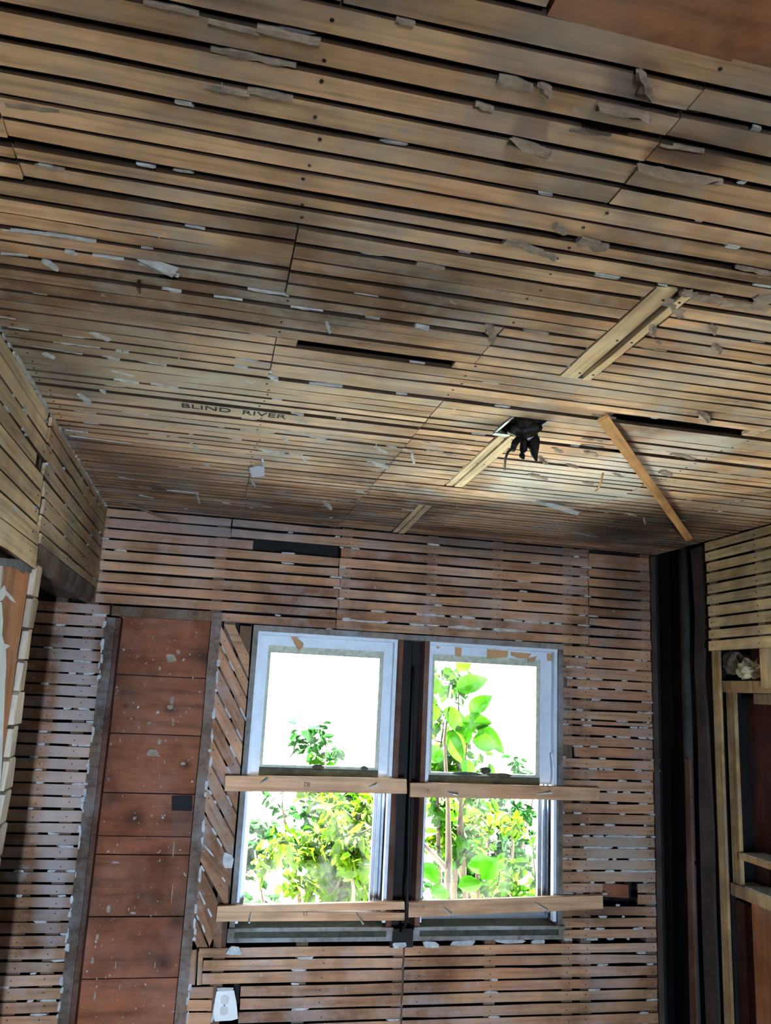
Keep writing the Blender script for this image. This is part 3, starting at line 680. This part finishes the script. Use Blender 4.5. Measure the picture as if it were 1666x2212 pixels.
# moss clumps on the meeting rails
for wi, lst in ((w1, ((688, 1658, .022, .010), (788, 1660, .014, .008), (600, 1664, .05, .005))), (w2, ((1050, 1665, .020, .013), (1010, 1672, .06, .006), (1080, 1675, .05, .008)))):
    for px, py, a, b in lst:
        c = PB(px, py, D + .03); mb = MB(); n = 10
        mb.prism([c + Vector((a * math.cos(2 * math.pi * i / n), 0, b * math.sin(2 * math.pi * i / n) * random.uniform(.8, 1.2))) for i in range(n)], (0, .02, 0))
        mb.build('moss_clump', M['moss'], wi)
# dark mullion pocket between the windows
box('mullion_post', .716, .760, D + .045, D + .10, -.838, .184, M['tar'], wall_back)
box('mullion_post', .766, .795, D + .060, D + .10, -.838, .184, M['tar'], wall_back)
box('head_casing', .712, .797, D - .010, D + .10, .184, .204, M['casing'], wall_back)
box('sill_block', .712, .797, D - .004, D + .05, -.90, -.838, M['tar'], wall_back)

# ---- left wall: lath above a knocked-through doorway
wall_left = struct(MB().box(-.566, -.548, YB, 2.04, 0, H + Z0 + .14).box(-.566, -.548, 2.04, D + .1, .262 + Z0, H + Z0 + .14).build('wall_left', M['deck']))
NX = Vector((1, 0, 0))
lb = Bits()
for y_ in (-1.9, -1.3, -.7, -.1, .5, 1.0, 1.5):
    box('stud', -.548, XL - .009, y_ - .021, y_ + .021, -1.6, H + .1, M['stud'], wall_left)
for y_ in (2.03, 2.45, 2.85, 3.06):
    box('stud', -.548, XL - .009, y_ - .021, y_ + .021, .262, H + .1, M['stud'], wall_left)
LN = [.598, .565, .528, .487, .450, .412, .374, .336, .289, .231]
for i in range(len(LN) - 1):
    w = LN[i] - LN[i + 1] - .0045; z = (LN[i] + LN[i + 1]) / 2
    e1 = 2.02 + random.uniform(-.01, .02) + (.4 - z) * .25
    if i == 3: e1 -= .10
    if i == 8: e1 = 2.06
    board('lath', (XL + random.uniform(-.002, .001), -.5, z + Z0), (XL + random.uniform(-.001, .003), e1, z + Z0), w, .008, NX, M['lath_left'], wall_left, jit=.0015, rough_end=(0, .008), edge=M['lath_edge'])
    for y_ in (1.0, 1.5, 1.98): lb.nail(Vector((XL + .001, y_, z + Z0 + random.uniform(-.008, .008))), NX)
LF = [.598, .572, .531, .490, .449, .408, .367, .326, .298]
for i in range(len(LF) - 1):
    w = LF[i] - LF[i + 1] - .0045; z = (LF[i] + LF[i + 1]) / 2
    s0 = 2.035 + (.45 - z) * .25 + random.uniform(-.008, .012)
    board('lath', (XL + random.uniform(-.002, .003), s0, z + Z0), (XL + random.uniform(-.001, .002), D - .004, z + Z0), w, .008, NX, M['lath_left'], wall_left, jit=.0015, rough_end=(.008, .002), edge=M['lath_edge'])
    for y_ in (2.06 + (.45 - z) * .25, 2.45, 2.85, 3.06): lb.nail(Vector((XL + .002, y_, z + Z0 + random.uniform(-.008, .008))), NX)
for k in range(46):
    y_ = random.uniform(1.5, 3.05); z = random.choice(LF[:-1] + LN[1:6]) + random.uniform(-.002, .002)
    lb.lump(Vector((XL - .002, y_, z + Z0)), Vector((0, 1, 0)), Vector((0, 0, 1)), NX, random.uniform(.004, .02), .003, random.uniform(.003, .006))
for k in range(40):
    y_ = 1.4 + 1.7 * k / 40
    lb.lump(Vector((XL + .001, y_, H + Z0 - .002)), Vector((0, 1, 0)), Vector((0, 0, 1)), NX, random.uniform(.006, .03), .003, random.uniform(.002, .008))
lb.build(wall_left)
# door head: two plain boards, soffit
board('header_board', (XL - .002, 2.09, .286 + Z0), (XL - .002, D - .01, .283 + Z0), .030, .02, NX, M['trim'], wall_left, rough_end=(.006, .004))
board('header_board', (XL - .010, 2.12, .262 + Z0), (XL - .010, D - .015, .256 + Z0), .022, .02, NX, M['trim'], wall_left, rough_end=(.006, .004))
board('soffit_board', (-.49, 2.05, .262 + Z0), (-.49, D - .01, .258 + Z0), .115, .012, (0, 0, -1), M['stud'], wall_left)
# jamb board with its paint, and the splintered lath ends standing at the opening
jamb = MB().prism([(XL - .006, 1.0, .17 + Z0), (XL - .006, 1.74, .216 + Z0), (XL - .006, 2.03, .248 + Z0), (XL - .006, 2.036, .244 + Z0), (XL - .006, 2.020, -1.6 + Z0), (XL - .006, 1.0, -1.6 + Z0)], (-.022, 0, 0)).build('jamb_board', M['orange'], wall_left)
def on_jamb(name, pts, mat, t=.0015):
    return MB().prism([PX(x, y, XL - .0055) for x, y in pts], (t, 0, 0)).build(name, mat, wall_left)
on_jamb('paint_layer', [(-140, 1285), (-20, 1290), (2, 1301), (5, 1340), (3, 1372), (8, 1390), (21, 1395), (11, 1402), (12, 1440), (9.5, 1480), (8, 1530), (6, 1570), (3, 1640), (0, 1690), (-30, 1990), (-200, 1900)], M['paint'])
on_jamb('paint_layer', [(-2, 1276), (8, 1264), (12, 1276), (24, 1288), (34, 1303), (22, 1296), (12, 1284), (4, 1296), (-6, 1300)], M['paint'])
on_jamb('paint_layer', [(-60, 1200), (10, 1206), (60, 1211), (69, 1216), (66, 1238), (58, 1231), (50, 1240), (40, 1230), (20, 1224), (-60, 1216)], M['bluepaint'])
box('jamb_post', -.548, XL - .030, 1.96, 2.10, -1.6, .262, M['stud'], wall_left)
z = .246; k = 0
while z > -1.3:
    hgt = .0735 + random.uniform(-.003, .003)
    ye = 2.170 + random.uniform(-.010, .018); yj = 2.052 + random.uniform(-.004, .014)
    for q, (xo, th, ys, ye_) in enumerate(((XL + .004, .015, yj, ye - .062), (XL - .012, .010, yj + .03, ye - .036), (XL - .024, .009, yj + .06, ye - .012), (XL - .034, .008, yj + .08, ye + .012))):
        mb = MB(); n = 6; dzq = random.uniform(-.012, .012) if q else 0
        sk = .010 if q == 0 else .004
        up = [(xo + random.uniform(-.001, .001), ys + sk * .5 + (ye_ - ys) * i / n + (random.uniform(-.010, .006) if i == n else 0), z + dzq + Z0 - (.006 if i in (0, n) else 0)) for i in range(n + 1)]
        dn = [(xo + random.uniform(-.001, .001), ys - sk * .5 + (ye_ - ys) * i / n + (random.uniform(-.010, .014) if i == n else 0), z + dzq - hgt + (.004 if q == 0 else 0) + Z0) for i in range(n + 1)][::-1]
        mb.prism(up + dn, (-th, 0, 0)).build('splintered_lath', M['lath_grey'], wall_left)
    z -= hgt; k += 1
# room beyond the doorway
struct(MB().box(-1.47, -1.45, YB, D + .1, 0, H + Z0 + .14).build('wall_hall', M['deck']))

# ---- right wall: lath above, open framing below
wall_right = struct(MB().box(1.945, 1.965, YB, D + .1, 0, H + Z0 + .14).build('wall_right', M['cabinet_red']))
rb = Bits()
RL = [.598, .560, .519, .480, .438, .397, .357, .314, .271, .231, .191]
for i in range(len(RL) - 1):
    w = RL[i] - RL[i + 1] - (.0085 if i < 9 else .002); z = (RL[i] + RL[i + 1]) / 2
    board('lath', (XR + random.uniform(-.001, .001), 2.752 + random.uniform(-.006, .004), z + Z0), (XR + random.uniform(-.001, .001), -.5, z + Z0 + random.uniform(-.001, .001)), w, .008, (-1, 0, 0), M['lath_right'], wall_right, jit=.0014, edge=M['lath_edge'])
    for y_ in (2.725, 2.46): rb.nail(Vector((XR - .001, y_, z + Z0 + random.uniform(-.006, .006))), Vector((-1, 0, 0)))
rb.build(wall_right)
box('stud', XR + .009, XR + .020, 2.708, 2.748, -1.6, .60, M['stud_pale'], wall_right)
box('stud', XR + .009, XR + .055, 2.44, 2.475, .06, .60, M['stud_pale'], wall_right)
for y_ in (2.0, 1.5, 1.0, .5): box('stud', XR + .009, XR + .09, y_ - .02, y_ + .02, -1.6, .6, M['stud'], wall_right)
# niche frame
XN = 1.84
niche = empty('niche_frame', (XN, 2.6, 1.0)); 
def nb(nm, x0, x1, y0, y1, z0, z1, m):
    o = box(nm, x0, x1, y0, y1, z0, z1, m, niche); o.matrix_parent_inverse = Matrix.Translation(-Vector((XN, 2.6, 1.0))); return o
nb('upright', XN, XN + .014, 2.690, 2.735, -.60, .045, M['stud_pale'])
nb('ledge', XN - .02, XN + .09, 2.20, 2.745, .045, .085, M['stud_pale'])
nb('top_rail', XN + .03, XN + .07, 2.20, 2.62, .008, .043, M['stud_pale'])
nb('shelf', XN - .005, XN + .09, 2.20, 2.690, -.515, -.495, M['stud_pale'])
nb('bottom_rail', XN - .01, XN + .08, 2.20, 2.735, -.640, -.60, M['stud_pale'])
nb('spacer_block', XN + .0, XN + .05, 2.76, 2.805, -.640, -.605, M['stud_pale'])
nb('rear_upright', XN + .085, XN + .10, 2.600, 2.625, -.60, -.515, M['stud_pale'])
stuff(nb('shelf_dust', XN - .004, XN + .088, 2.21, 2.68, -.4955, -.492, M['dust']))
stuff(nb('rail_dust', XN - .008, XN + .078, 2.21, 2.66, -.6005, -.596, M['dust']))
tag(niche, 'open niche frame of pale dusty wood with shelf, low on right wall', 'frame')
box('base_panel', XN + .02, XN + .035, 2.640, 2.80, -1.6, -.66, M['cabinet_red'], wall_right)
box('base_panel', XN - .005, XN + .015, 2.10, 2.630, -1.6, -.64, M['orange'], wall_right)
# open chase in the corner
box('chase_lining', XR + .06, XR + .155, 2.76, D + .098, -1.6, H + .12, M['tar'], wall_right)
box('corner_stud', 1.754, 1.776, D - .004, D + .09, -1.6, H - .01, M['charred'], wall_right)
wr2 = struct(MB().box(-1.45, .35, YB - .02, YB, 0, H + Z0 + .14).box(1.25, 1.97, YB - .02, YB, 0, H + Z0 + .14).box(.35, 1.25, YB - .02, YB, 2.1, H + Z0 + .14).build('wall_rear', M['rearwall']))
MB().box(.115, .130, YB, YB + .03, .28, 1.22).box(.21, .225, YB, YB + .03, .28, 1.22).box(.115, .225, YB, YB + .03, 1.205, 1.22).box(.115, .225, YB, YB + .03, .28, .295).build('window_frame', M['trim'], wr2)
door = struct(MB().box(.36, 1.24, YB - .03, YB, .01, 1.15).box(.36, .44, YB - .03, YB, 1.15, 2.09).box(1.16, 1.24, YB - .03, YB, 1.15, 2.09).box(.44, 1.16, YB - .03, YB, 2.0, 2.09).build('door_1', M['paint']))
MB().box(.345, .36, YB - .05, YB + .04, 0, 2.1).box(1.24, 1.255, YB - .05, YB + .04, 0, 2.1).box(.345, 1.255, YB - .05, YB + .04, 2.09, 2.11).build('door_frame', M['trim'], door)
MB().box(.44, 1.16, YB - .02, YB - .016, 1.15, 2.0).build('pane', M['glass'], door)

# ------------------------------------------------------------------ things
def brace(name, c, label, hw):
    """c: the four corners (x, z) TL TR BR BL of the front face"""
    yf, t = 3.062, .022
    root = empty('brace_board', (sum(p[0] for p in c) / 4, yf + t / 2, sum(p[1] for p in c) / 4 + Z0))
    inv = Matrix.Translation(-root.location)
    tag(root, label, 'board', 'braces screwed across the windows')
    return root, inv, yf, t
def brace_body(root, c, yf, t):
    P3 = [Vector((x, yf, z + Z0)) for x, z in c]
    o = MB().prism([P3[3], P3[2], P3[1], P3[0]], (0, t, 0)).build('plank', M['brace'])
    bv = o.modifiers.new('edge', 'BEVEL'); bv.width = .0015; bv.segments = 1
    o.parent = root; o.matrix_parent_inverse = Matrix.Translation(-root.location); return o
def screw(root, a, b, Y0, Y1):
    p, q = PB(*a, Y0), PB(*b, Y1)
    o = MB().tube([p, q], .0028, 8).tube([q, q + (q - p).normalized() * .002], .0042, 8).build('screw', M['steel'], root, smooth=False)
    o.matrix_parent_inverse = Matrix.Translation(-root.location)
def mark(root, body, size, px, py, rot=True):
    p = PB(px, py, 3.0616)
    o = text('marker_writing', body, size, p, (-1, 0, 0) if rot else (1, 0, 0), (0, 0, -1) if rot else (0, 0, 1), M['marker'], None, .0002, .0)
    mw = o.matrix_world.copy(); o.parent = root; o.matrix_parent_inverse = Matrix.Translation(-root.location); o.matrix_world = mw
cA = [(.084, -.327), (.740, -.321), (.744, -.374), (.086, -.380)]
r, inv, yf, t = brace('brace_board', cA, 'upper brace board across the left window, marked B2 upside down', 0)
brace_body(r, cA, yf, t); screw(r, (562, 1692), (578, 1684), 3.062, 3.03); screw(r, (797, 1700), (815, 1696), 3.062, 3.03); mark(r, 'B2', .022, 663, 1694)
cB = [(.754, -.334), (1.507, -.334), (1.500, -.382), (.755, -.385)]
r, inv, yf, t = brace('brace_board', cB, 'upper brace board across the right window, two short pen strokes at its left end', 0)
brace_body(r, cB, yf, t); screw(r, (967, 1711), (990, 1717), 3.062, 3.03); screw(r, (1160, 1715), (1192, 1713), 3.062, 3.03); mark(r, '//', .016, 925, 1708, False)
cC = [(.096, -.754), (.750, -.740), (.753, -.802), (.095, -.802)]
r, inv, yf, t = brace('brace_board', cC, 'lower brace board across the left window, split along its right half', 0)
P3 = lambda l: [Vector((x, yf, z + Z0)) for x, z in l]
up = [(.096, -.754), (.750, -.740), (.752, -.766), (.60, -.768), (.30, -.7715), (.096, -.772)]
dn = [(.096, -.7725), (.30, -.7725), (.60, -.7745), (.752, -.777), (.753, -.802), (.095, -.802)]
for l in (up, dn):
    o = MB().prism(P3(l)[::-1], (0, t, 0)).build('plank', M['brace'], r); o.matrix_parent_inverse = Matrix.Translation(-r.location)
screw(r, (542, 1972), (539, 1992), 3.062, 3.035); screw(r, (770, 1972), (784, 1995), 3.062, 3.03); mark(r, '23', .018, 660, 1973)
cD = [(.764, -.741), (1.514, -.718), (1.515, -.767), (.766, -.793)]
r, inv, yf, t = brace('brace_board', cD, 'lower brace board across the right window, its right end over a hole in the lath', 0)
brace_body(r, cD, yf, t); screw(r, (958, 1960), (976, 1976), 3.062, 3.035); screw(r, (1154, 1949), (1186, 1969), 3.062, 3.025); mark(r, '//', .016, 915, 1960, False)

# cord hanging in the pocket between the windows
cord = [PB(893, 1440, 3.12), PB(890, 1560, 3.12), PB(886, 1680, 3.12), PB(884, 1760, 3.10), PB(882, 1880, 3.08), PB(880, 1945, 3.045), PB(879, 1985, 3.045), PB(875, 2000, 3.06), PB(866, 2012, 3.085)]
tag(MB().tube(cord, .0055, 8).build('cord', M['rubber'], None, True), 'black cord hanging down in the dark pocket between the two windows', 'cord')

# wall outlet
ol = empty('wall_outlet', (.154, D - .004, -1.07 + Z0)); inv = Matrix.Translation(-ol.location)
def oc(o, par=None): o.matrix_parent_inverse = inv; return o
pl = MB().prism([PB(x, y, D - .006) for x, y in ((468, 2141), (506, 2139), (511, 2165), (514.5, 2201), (500, 2205), (464, 2207), (461, 2188), (464, 2160))][::-1], (0, .008, 0)).build('cover_plate', M['outlet'], ol); oc(pl)
bv = pl.modifiers.new('edge', 'BEVEL'); bv.width = .0015; bv.segments = 2
for cx, cy in ((486, 2160), (484, 2183)):
    c = PB(cx, cy, D - .0065); mb = MB(); n = 14; rr = []
    for i in range(n):
        a = 2 * math.pi * i / n
        rr.append(c + Vector((max(-.0135, min(.0135, .0165 * math.cos(a))), 0, .0145 * math.sin(a))))
    f_ = oc(mb.prism(rr, (0, -.0012, 0)).build('socket', M['outlet_dim'], ol))
    for dx in (-.0052, .0052):
        h_ = .0045 if dx > 0 else .0055
        s_ = MB().box(c.x + dx - .0012, c.x + dx + .0012, c.y - .0016, c.y - .001, c.z + .003 - h_, c.z + .003 + h_).build('slot', M['slot'], f_); s_.matrix_parent_inverse = inv
    s_ = MB().tube([c + Vector((-.004 if cx == 486 else -.006, -.0016, -.009)), c + Vector((-.004 if cx == 486 else -.006, -.001, -.009))], .0025, 8).build('ground_hole', M['slot'], f_); s_.matrix_parent_inverse = inv
oc(MB().tube([PB(485, 2171.5, D - .0065), PB(485, 2171.5, D - .008)], .0022, 8).build('plate_screw', M['nail'], ol))
oc(MB().prism([PB(x, y, D - .003) for x, y in ((462, 2168), (466, 2168), (464, 2200), (457, 2210), (455, 2206), (459, 2190))][::-1], (0, .003, 0)).build('paint_edge', M['plaster'], ol))
oc(MB().prism([PB(x, y, D - .003) for x, y in ((469, 2134), (482, 2133), (505, 2134), (503, 2139), (470, 2141))][::-1], (0, .004, 0)).build('paint_edge', M['plaster'], ol))
tag(ol, 'white double wall outlet with chipped plate, on the lath below the left window', 'outlet')

# ceiling junction box with its cut cables
jb = empty('ceiling_wiring', (.646, 1.69, H + Z0)); inv = Matrix.Translation(-jb.location)
z_ = H + Z0
o = MB().box(.600, .606, 1.640, 1.762, z_ - .002, z_ + .03).box(.600, .640, 1.752, 1.770, z_ - .004, z_ - .002).box(.684, .688, 1.640, 1.745, z_ - .001, z_ + .03).build('metal_bracket', M['galv'], jb); oc(o)
mb = MB(); n = 14
mb.prism([(.648 + .036 * math.cos(2 * math.pi * i / n), 1.695 + .036 * math.sin(2 * math.pi * i / n), z_ + .002) for i in range(n)], (0, 0, -.016))
oc(mb.build('box_cover', M['rubber'], jb))
def Pz(x, y, z): return PC(x, y, z)
for path, rad in (
    ([(1127, 935), (1123, 945), (1112, 958), (1108, 972)], [.007, .008, .008, .006]),
    ([(1110, 966), (1098, 976), (1092, 990), (1090, 1014)], [.003, .0028, .0026, .0024]),
    ([(1134, 940), (1133, 955), (1131, 972), (1128, 984), (1131, 990)], [.007, .009, .009, .007, .003]),
    ([(1151, 935), (1155, 950), (1154, 965), (1155, 982), (1159, 994)], [.009, .012, .012, .008, .003]),
    ([(1145, 950), (1147, 960), (1147, 966)], [.010, .010, .006]),
    ([(1105, 925), (1120, 930), (1140, 932), (1165, 922)], [.012, .016, .018, .010])):
    pts = []
    for i, (x, y) in enumerate(path):
        zz = H - .012 - .055 * i / 3 if (path[0][0] != 1105) else H - .015
        if path[0] == (1110, 966): zz = H - .07 - .03 * i / 3
        pts.append(PC(x, y, zz))
    oc(MB().tube(pts, rad, 8).build('cable', M['rubber'], jb, True))
oc(MB().tube([PC(1140, 938, H - .02), PC(1147, 946, H - .03)], [.008, .009], 8).build('wire_nut', M['paint'], jb, True))
tag(jb, 'black cut cables drooping from a metal box in the lath ceiling', 'wiring')

# loose lath fallen from the ceiling, still held at one end
p1 = PB(1490, 1166, 2.66)
tag(board('loose_lath', (.778, 1.555, H + Z0 - .014), p1, .024, .008, (-.25, -.75, -.6), M['batten'], None, jit=.001), 'loose yellow lath slanting down from the ceiling towards the dark corner', 'lath')
# splinters hanging at the ceiling edge in the left corner
for a, b, lab in (((262, 1085), (385, 1126), 'longer of two thin splinters hanging by the ceiling edge near left corner'), ((300, 1098), (372, 1128), 'shorter of two thin splinters hanging by the ceiling edge near left corner')):
    tag(MB().tube([PC(*a, H - .004), PB(*b, 3.03)], [.0035, .0022], 5).build('wood_splinter', M['stud']), lab, 'splinter', 'splinters in the left corner')
tag(MB().tube([PC(1303, 1022, H - .006), PC(1298, 1045, H - .03), PC(1291, 1058, H - .03), PC(1286, 1060, H - .022)], [.003, .003, .0025, .002], 5).build('wood_splinter', M['batten']), 'thin yellow splinter hanging from the pale patch of ceiling', 'splinter')
tag(MB().tube([PC(1300 - 999 + 0, 608, H - .004), PC(300, 622, H - .02), PC(302, 633, H - .02)], [.004, .004, .002], 5).build('wood_splinter', M['nail']), 'small dark splinter dangling from the ceiling laths near left wall', 'splinter')

# pipe and planks in the open corner chase
pp = [PX(1478, 1176, 1.83), PX(1496, 1600, 1.83)]
px_, py_ = pp[1].x, (pp[0].y + pp[1].y) / 2
pipe = empty('drain_pipe', (px_, py_, 0)); inv = Matrix.Translation(-pipe.location)
oc(MB().tube([(px_, py_, 0), (px_, py_, 1.0), (px_, py_, H + Z0 + .1)], .028, 16).build('pipe_body', M['iron'], pipe, True))
oc(MB().tube([(px_, py_, .95), (px_, py_, 1.03)], .031, 16).build('pipe_collar', M['iron'], pipe, True))
tag(pipe, 'dark iron pipe standing upright in the open corner chase', 'pipe')
def upright(name, pxl, mat, label, X, t=.014):
    P_ = [PX(x, y, X) for x, y in pxl]
    o = MB().prism(P_, (t, 0, 0)).build(name, mat); return tag(o, label, 'plank')
upright('plank', [(1480, 1640), (1489, 1640), (1505, 2260), (1492, 2260)], M['jamb_red'], 'bare reddish-brown plank at the foot of the corner chase, left of the pipe', 1.782, .01)
upright('plank', [(1492, 1188), (1521, 1176), (1524, 1320), (1520, 1400), (1518, 1465), (1526, 1560), (1530, 1640), (1536, 1720), (1541, 1800), (1542, 1960), (1556, 2260), (1528, 2260), (1518, 2030), (1512, 1800), (1508, 1600), (1504, 1500), (1500, 1430), (1502, 1330)], M['charred'], 'blackened split plank with ragged edges between the pipe and the pale stud', 1.800, .012)

# debris on the niche ledge
def crumple(name, c, sx, sy, sz, mat, label, cat, seed, amp=.35):
    rnd = random.Random(seed); bm = bmesh.new(); bmesh.ops.create_icosphere(bm, subdivisions=3, radius=1)
    for v in bm.verts:
        k = 1 + rnd.uniform(-amp, amp); v.co = Vector((v.co.x * sx * k, v.co.y * sy * k, max(v.co.z, -.75) * sz * k))
    me = bpy.data.meshes.new(name); bm.to_mesh(me); bm.free(); me.materials.append(mat)
    o = bpy.data.objects.new(name, me); o.location = c; link(o); return tag(o, label, cat)
crumple('grey_sack', (1.865, 2.705, .150 + Z0), .035, .062, .052, M['bag'], 'dusty grey sack lying on the ledge above the niche', 'sack', 3, .10)
o = crumple('crumpled_paper', (1.845, 2.575, .122 + Z0), .035, .056, .036, M['crumple'], 'crumpled pale newspaper on the ledge beside the grey sack', 'paper', 5, .42)

# ------------------------------------------------------------------ outdoors
gz = Z0 - 2.5
struct(MB().box(-40, 45, 7.6, 80, gz - .1, gz).box(-40, 45, -40, YB - .2, gz - .1, gz).build('ground', M['lawn']))
struct(MB().box(-40, 45, D + .3, 7.6, gz - .1, gz + .01).build('bounce_ground', M['ground']))  # unseen pale strip added to bounce sunlight up to the ceiling
def leaf_mesh(mb, c, d, n, L, W):
    """a folded leaf: six points"""
    d = d.normalized(); s = d.cross(n).normalized(); n = s.cross(d)
    b = len(mb.v)
    mb.v += [c, c + d * L * .35 + s * W * .5 + n * W * .12, c + d * L * .75 + s * W * .38 + n * W * .05, c + d * L - n * L * .08, c + d * L * .75 - s * W * .38 + n * W * .05, c + d * L * .35 - s * W * .5 + n * W * .12, c + d * L * .5 - n * W * .06]
    mb.f += [[b, b + 1, b + 6], [b + 1, b + 2, b + 6], [b + 2, b + 3, b + 6], [b + 3, b + 4, b + 6], [b + 4, b + 5, b + 6], [b + 5, b, b + 6]]
def rdir(rnd): 
    while True:
        v = Vector((rnd.uniform(-1, 1), rnd.uniform(-1, 1), rnd.uniform(-1, 1)))
        if .1 < v.length < 1: return v.normalized()
def shrub(name, base, top, spread, nleaf, L, mat, label, seed, stems=4, low=.15, group='shrubs and saplings outside the windows'):
    rnd = random.Random(seed)
    t = empty(name, base); inv_ = Matrix.Translation(-t.location)
    base = Vector(base); tips = []
    wood_ = MB()
    for k in range(stems):
        ang = rnd.uniform(0, 6.28); h = (top - base.z) * rnd.uniform(.75, 1.05)
        end = base + Vector((math.cos(ang) * spread * rnd.uniform(.2, .8), math.sin(ang) * spread * .7 * rnd.uniform(.2, .8), h))
        mid = base.lerp(end, .5) + rdir(rnd) * .12
        path = [base + Vector((rnd.uniform(-.1, .1), rnd.uniform(-.1, .1), 0)), base.lerp(mid, .5) + rdir(rnd) * .05, mid, mid.lerp(end, .6) + rdir(rnd) * .05, end]
        wood_.tube(path, [.026, .022, .017, .010, .004], 7)
        for j in range(9):
            s = rnd.uniform(low, 1); i = min(3, int(s * 4)); p = path[i].lerp(path[i + 1], s * 4 - i)
            e = p + Vector((rnd.uniform(-1, 1) * spread * .7, rnd.uniform(-1, 1) * spread * .5, rnd.uniform(-.1, .5) * spread))
            wood_.tube([p, p.lerp(e, .5) + rdir(rnd) * .04, e], [.007, .005, .002], 5); tips.append((p, e))
    o = wood_.build('branches', M['bark'], t, True); o.matrix_parent_inverse = inv_
    lv = MB()
    for k in range(nleaf):
        p, e = rnd.choice(tips); c = p.lerp(e, rnd.uniform(.2, 1.1)) + rdir(rnd) * rnd.uniform(0, .10)
        l = L * rnd.uniform(.6, 1.3)
        leaf_mesh(lv, c, Vector((rnd.uniform(-1, 1), rnd.uniform(-1, .6), rnd.uniform(-.9, .3))), (rdir(rnd) + Vector((0, -.4, .8))).normalized(), l, l * .55)
    o = stuff(lv.build('foliage', mat, t)); o.matrix_parent_inverse = inv_
    tag(t, label, 'shrub', group)
    return t
shrub('leafy_shrub', (.75, 5.2, gz), Z0 - .85, .55, 2200, .085, M['leaf_y'], 'yellow-green leafy shrub seen low through the left window', 11)
shrub('leafy_shrub', (1.25, 6.9, gz), Z0 - .80, .6, 2400, .09, M['leaf'], 'green shrub behind the yellow-green one, through the left window', 12)
shrub('leafy_shrub', (.25, 6.9, gz), Z0 - .95, .6, 1900, .09, M['leaf_b'], 'cool green shrub at the left edge of the left window', 13)
shrub('sapling', (1.62, 5.3, gz), Z0 + .05, .22, 380, .10, M['leaf'], 'tall green sapling rising into the upper right window', 14, 3, .45)
shrub('leafy_shrub', (2.30, 4.95, gz), Z0 - .80, .5, 1300, .08, M['leaf'], 'green shrub seen low through the right window', 15)
shrub('leafy_shrub', (2.75, 8.0, gz), Z0 - .85, .7, 1800, .09, M['leaf_b'], 'cool green shrub furthest back through the right window', 16)
shrub('leafy_shrub', (2.15, 6.3, gz), Z0 - .70, .5, 1400, .09, M['leaf_y'], 'yellow-green shrub behind the post between the windows', 17)
shrub('tall_tree', (1.15, 9.0, gz), Z0 - .55, .45, 500, .11, M['leaf_b'], 'far pale green tree showing at the foot of the upper left pane', 18, 3, .4)
# broad-leaved vine close to the right window
def big_leaf(L, W):
    mb = MB(); n = 8; v = []; f = []
    for i in range(n + 1):
        s = i / n; w = W * .5 * math.sin(math.pi * s ** .75) ** .8 if 0 < s < 1 else .001
        x = L * s; dz = -L * .18 * s * s
        v += [(x, -w, dz + w * .25), (x, 0, dz), (x, w, dz + w * .25)]
    for i in range(n):
        o_ = i * 3; f += [(o_, o_ + 3, o_ + 4, o_ + 1), (o_ + 1, o_ + 4, o_ + 5, o_ + 2)]
    me = bpy.data.meshes.new('leaf'); me.from_pydata(v, [], f); me.materials.append(M['bigleaf'])
    for p in me.polygons: p.use_smooth = True
    return me
bl = [big_leaf(.16, .10), big_leaf(.20, .11), big_leaf(.13, .09)]
vine = empty('broad_leaved_vine', (1.45, 4.3, gz)); inv = Matrix.Translation(-vine.location)
stem = [PB(925, 2100, 4.3), PB(965, 1980, 4.35), PB(970, 1850, 4.4), PB(968, 1740, 4.4), PB(960, 1600, 4.4), PB(975, 1480, 4.45)]
stem = [Vector((stem[0].x - .1, 4.3, gz))] + stem
oc(MB().tube(stem, [.030, .026, .022, .018, .012, .008, .004], 8).build('stem', M['bark'], vine, True))
br = [PB(968, 1880, 4.4), PB(930, 1840, 4.35), PB(905, 1815, 4.3)]
oc(MB().tube(br, [.016, .014, .012], 7).build('stem', M['bark'], vine, True))
rnd = random.Random(4)
LV = [(945, 1950, -.5), (930, 1930, .2), (990, 1915, .4), (1040, 1900, .9), (1050, 1955, -1.2), (1010, 1870, .3), (950, 1900, 2.4), (945, 1500, 1.9), (960, 1530, -.6), (985, 1490, .6), (1000, 1560, .3), (970, 1580, -.9), (1020, 1600, .1), (1000, 1640, -1.0), (960, 1640, 2.6), (1015, 1540, .9), (990, 1450, 1.2), (1030, 1570, -.5), (1000, 1610, 1.5), (940, 1560, 2.0)]
for (x, y, a) in LV:
    p = PB(x, y, 4.3 + rnd.uniform(-.1, .2)); o = bpy.data.objects.new('leaf', rnd.choice(bl))
    ex = Vector((math.cos(a), rnd.uniform(-.4, .4), math.sin(a) - .2)).normalized(); nz = (Vector((rnd.uniform(-.5, .5), -1, rnd.uniform(.2, 1))) ).normalized()
    ey = nz.cross(ex).normalized(); ez = ex.cross(ey)
    mw = Matrix(((ex.x, ey.x, ez.x, p.x), (ex.y, ey.y, ez.y, p.y), (ex.z, ey.z, ez.z, p.z), (0, 0, 0, 1)))
    COL.objects.link(o); o.parent = vine; o.matrix_parent_inverse = inv; o.matrix_basis = mw
tag(vine, 'broad-leaved vine with large bright leaves close outside the right window', 'vine')
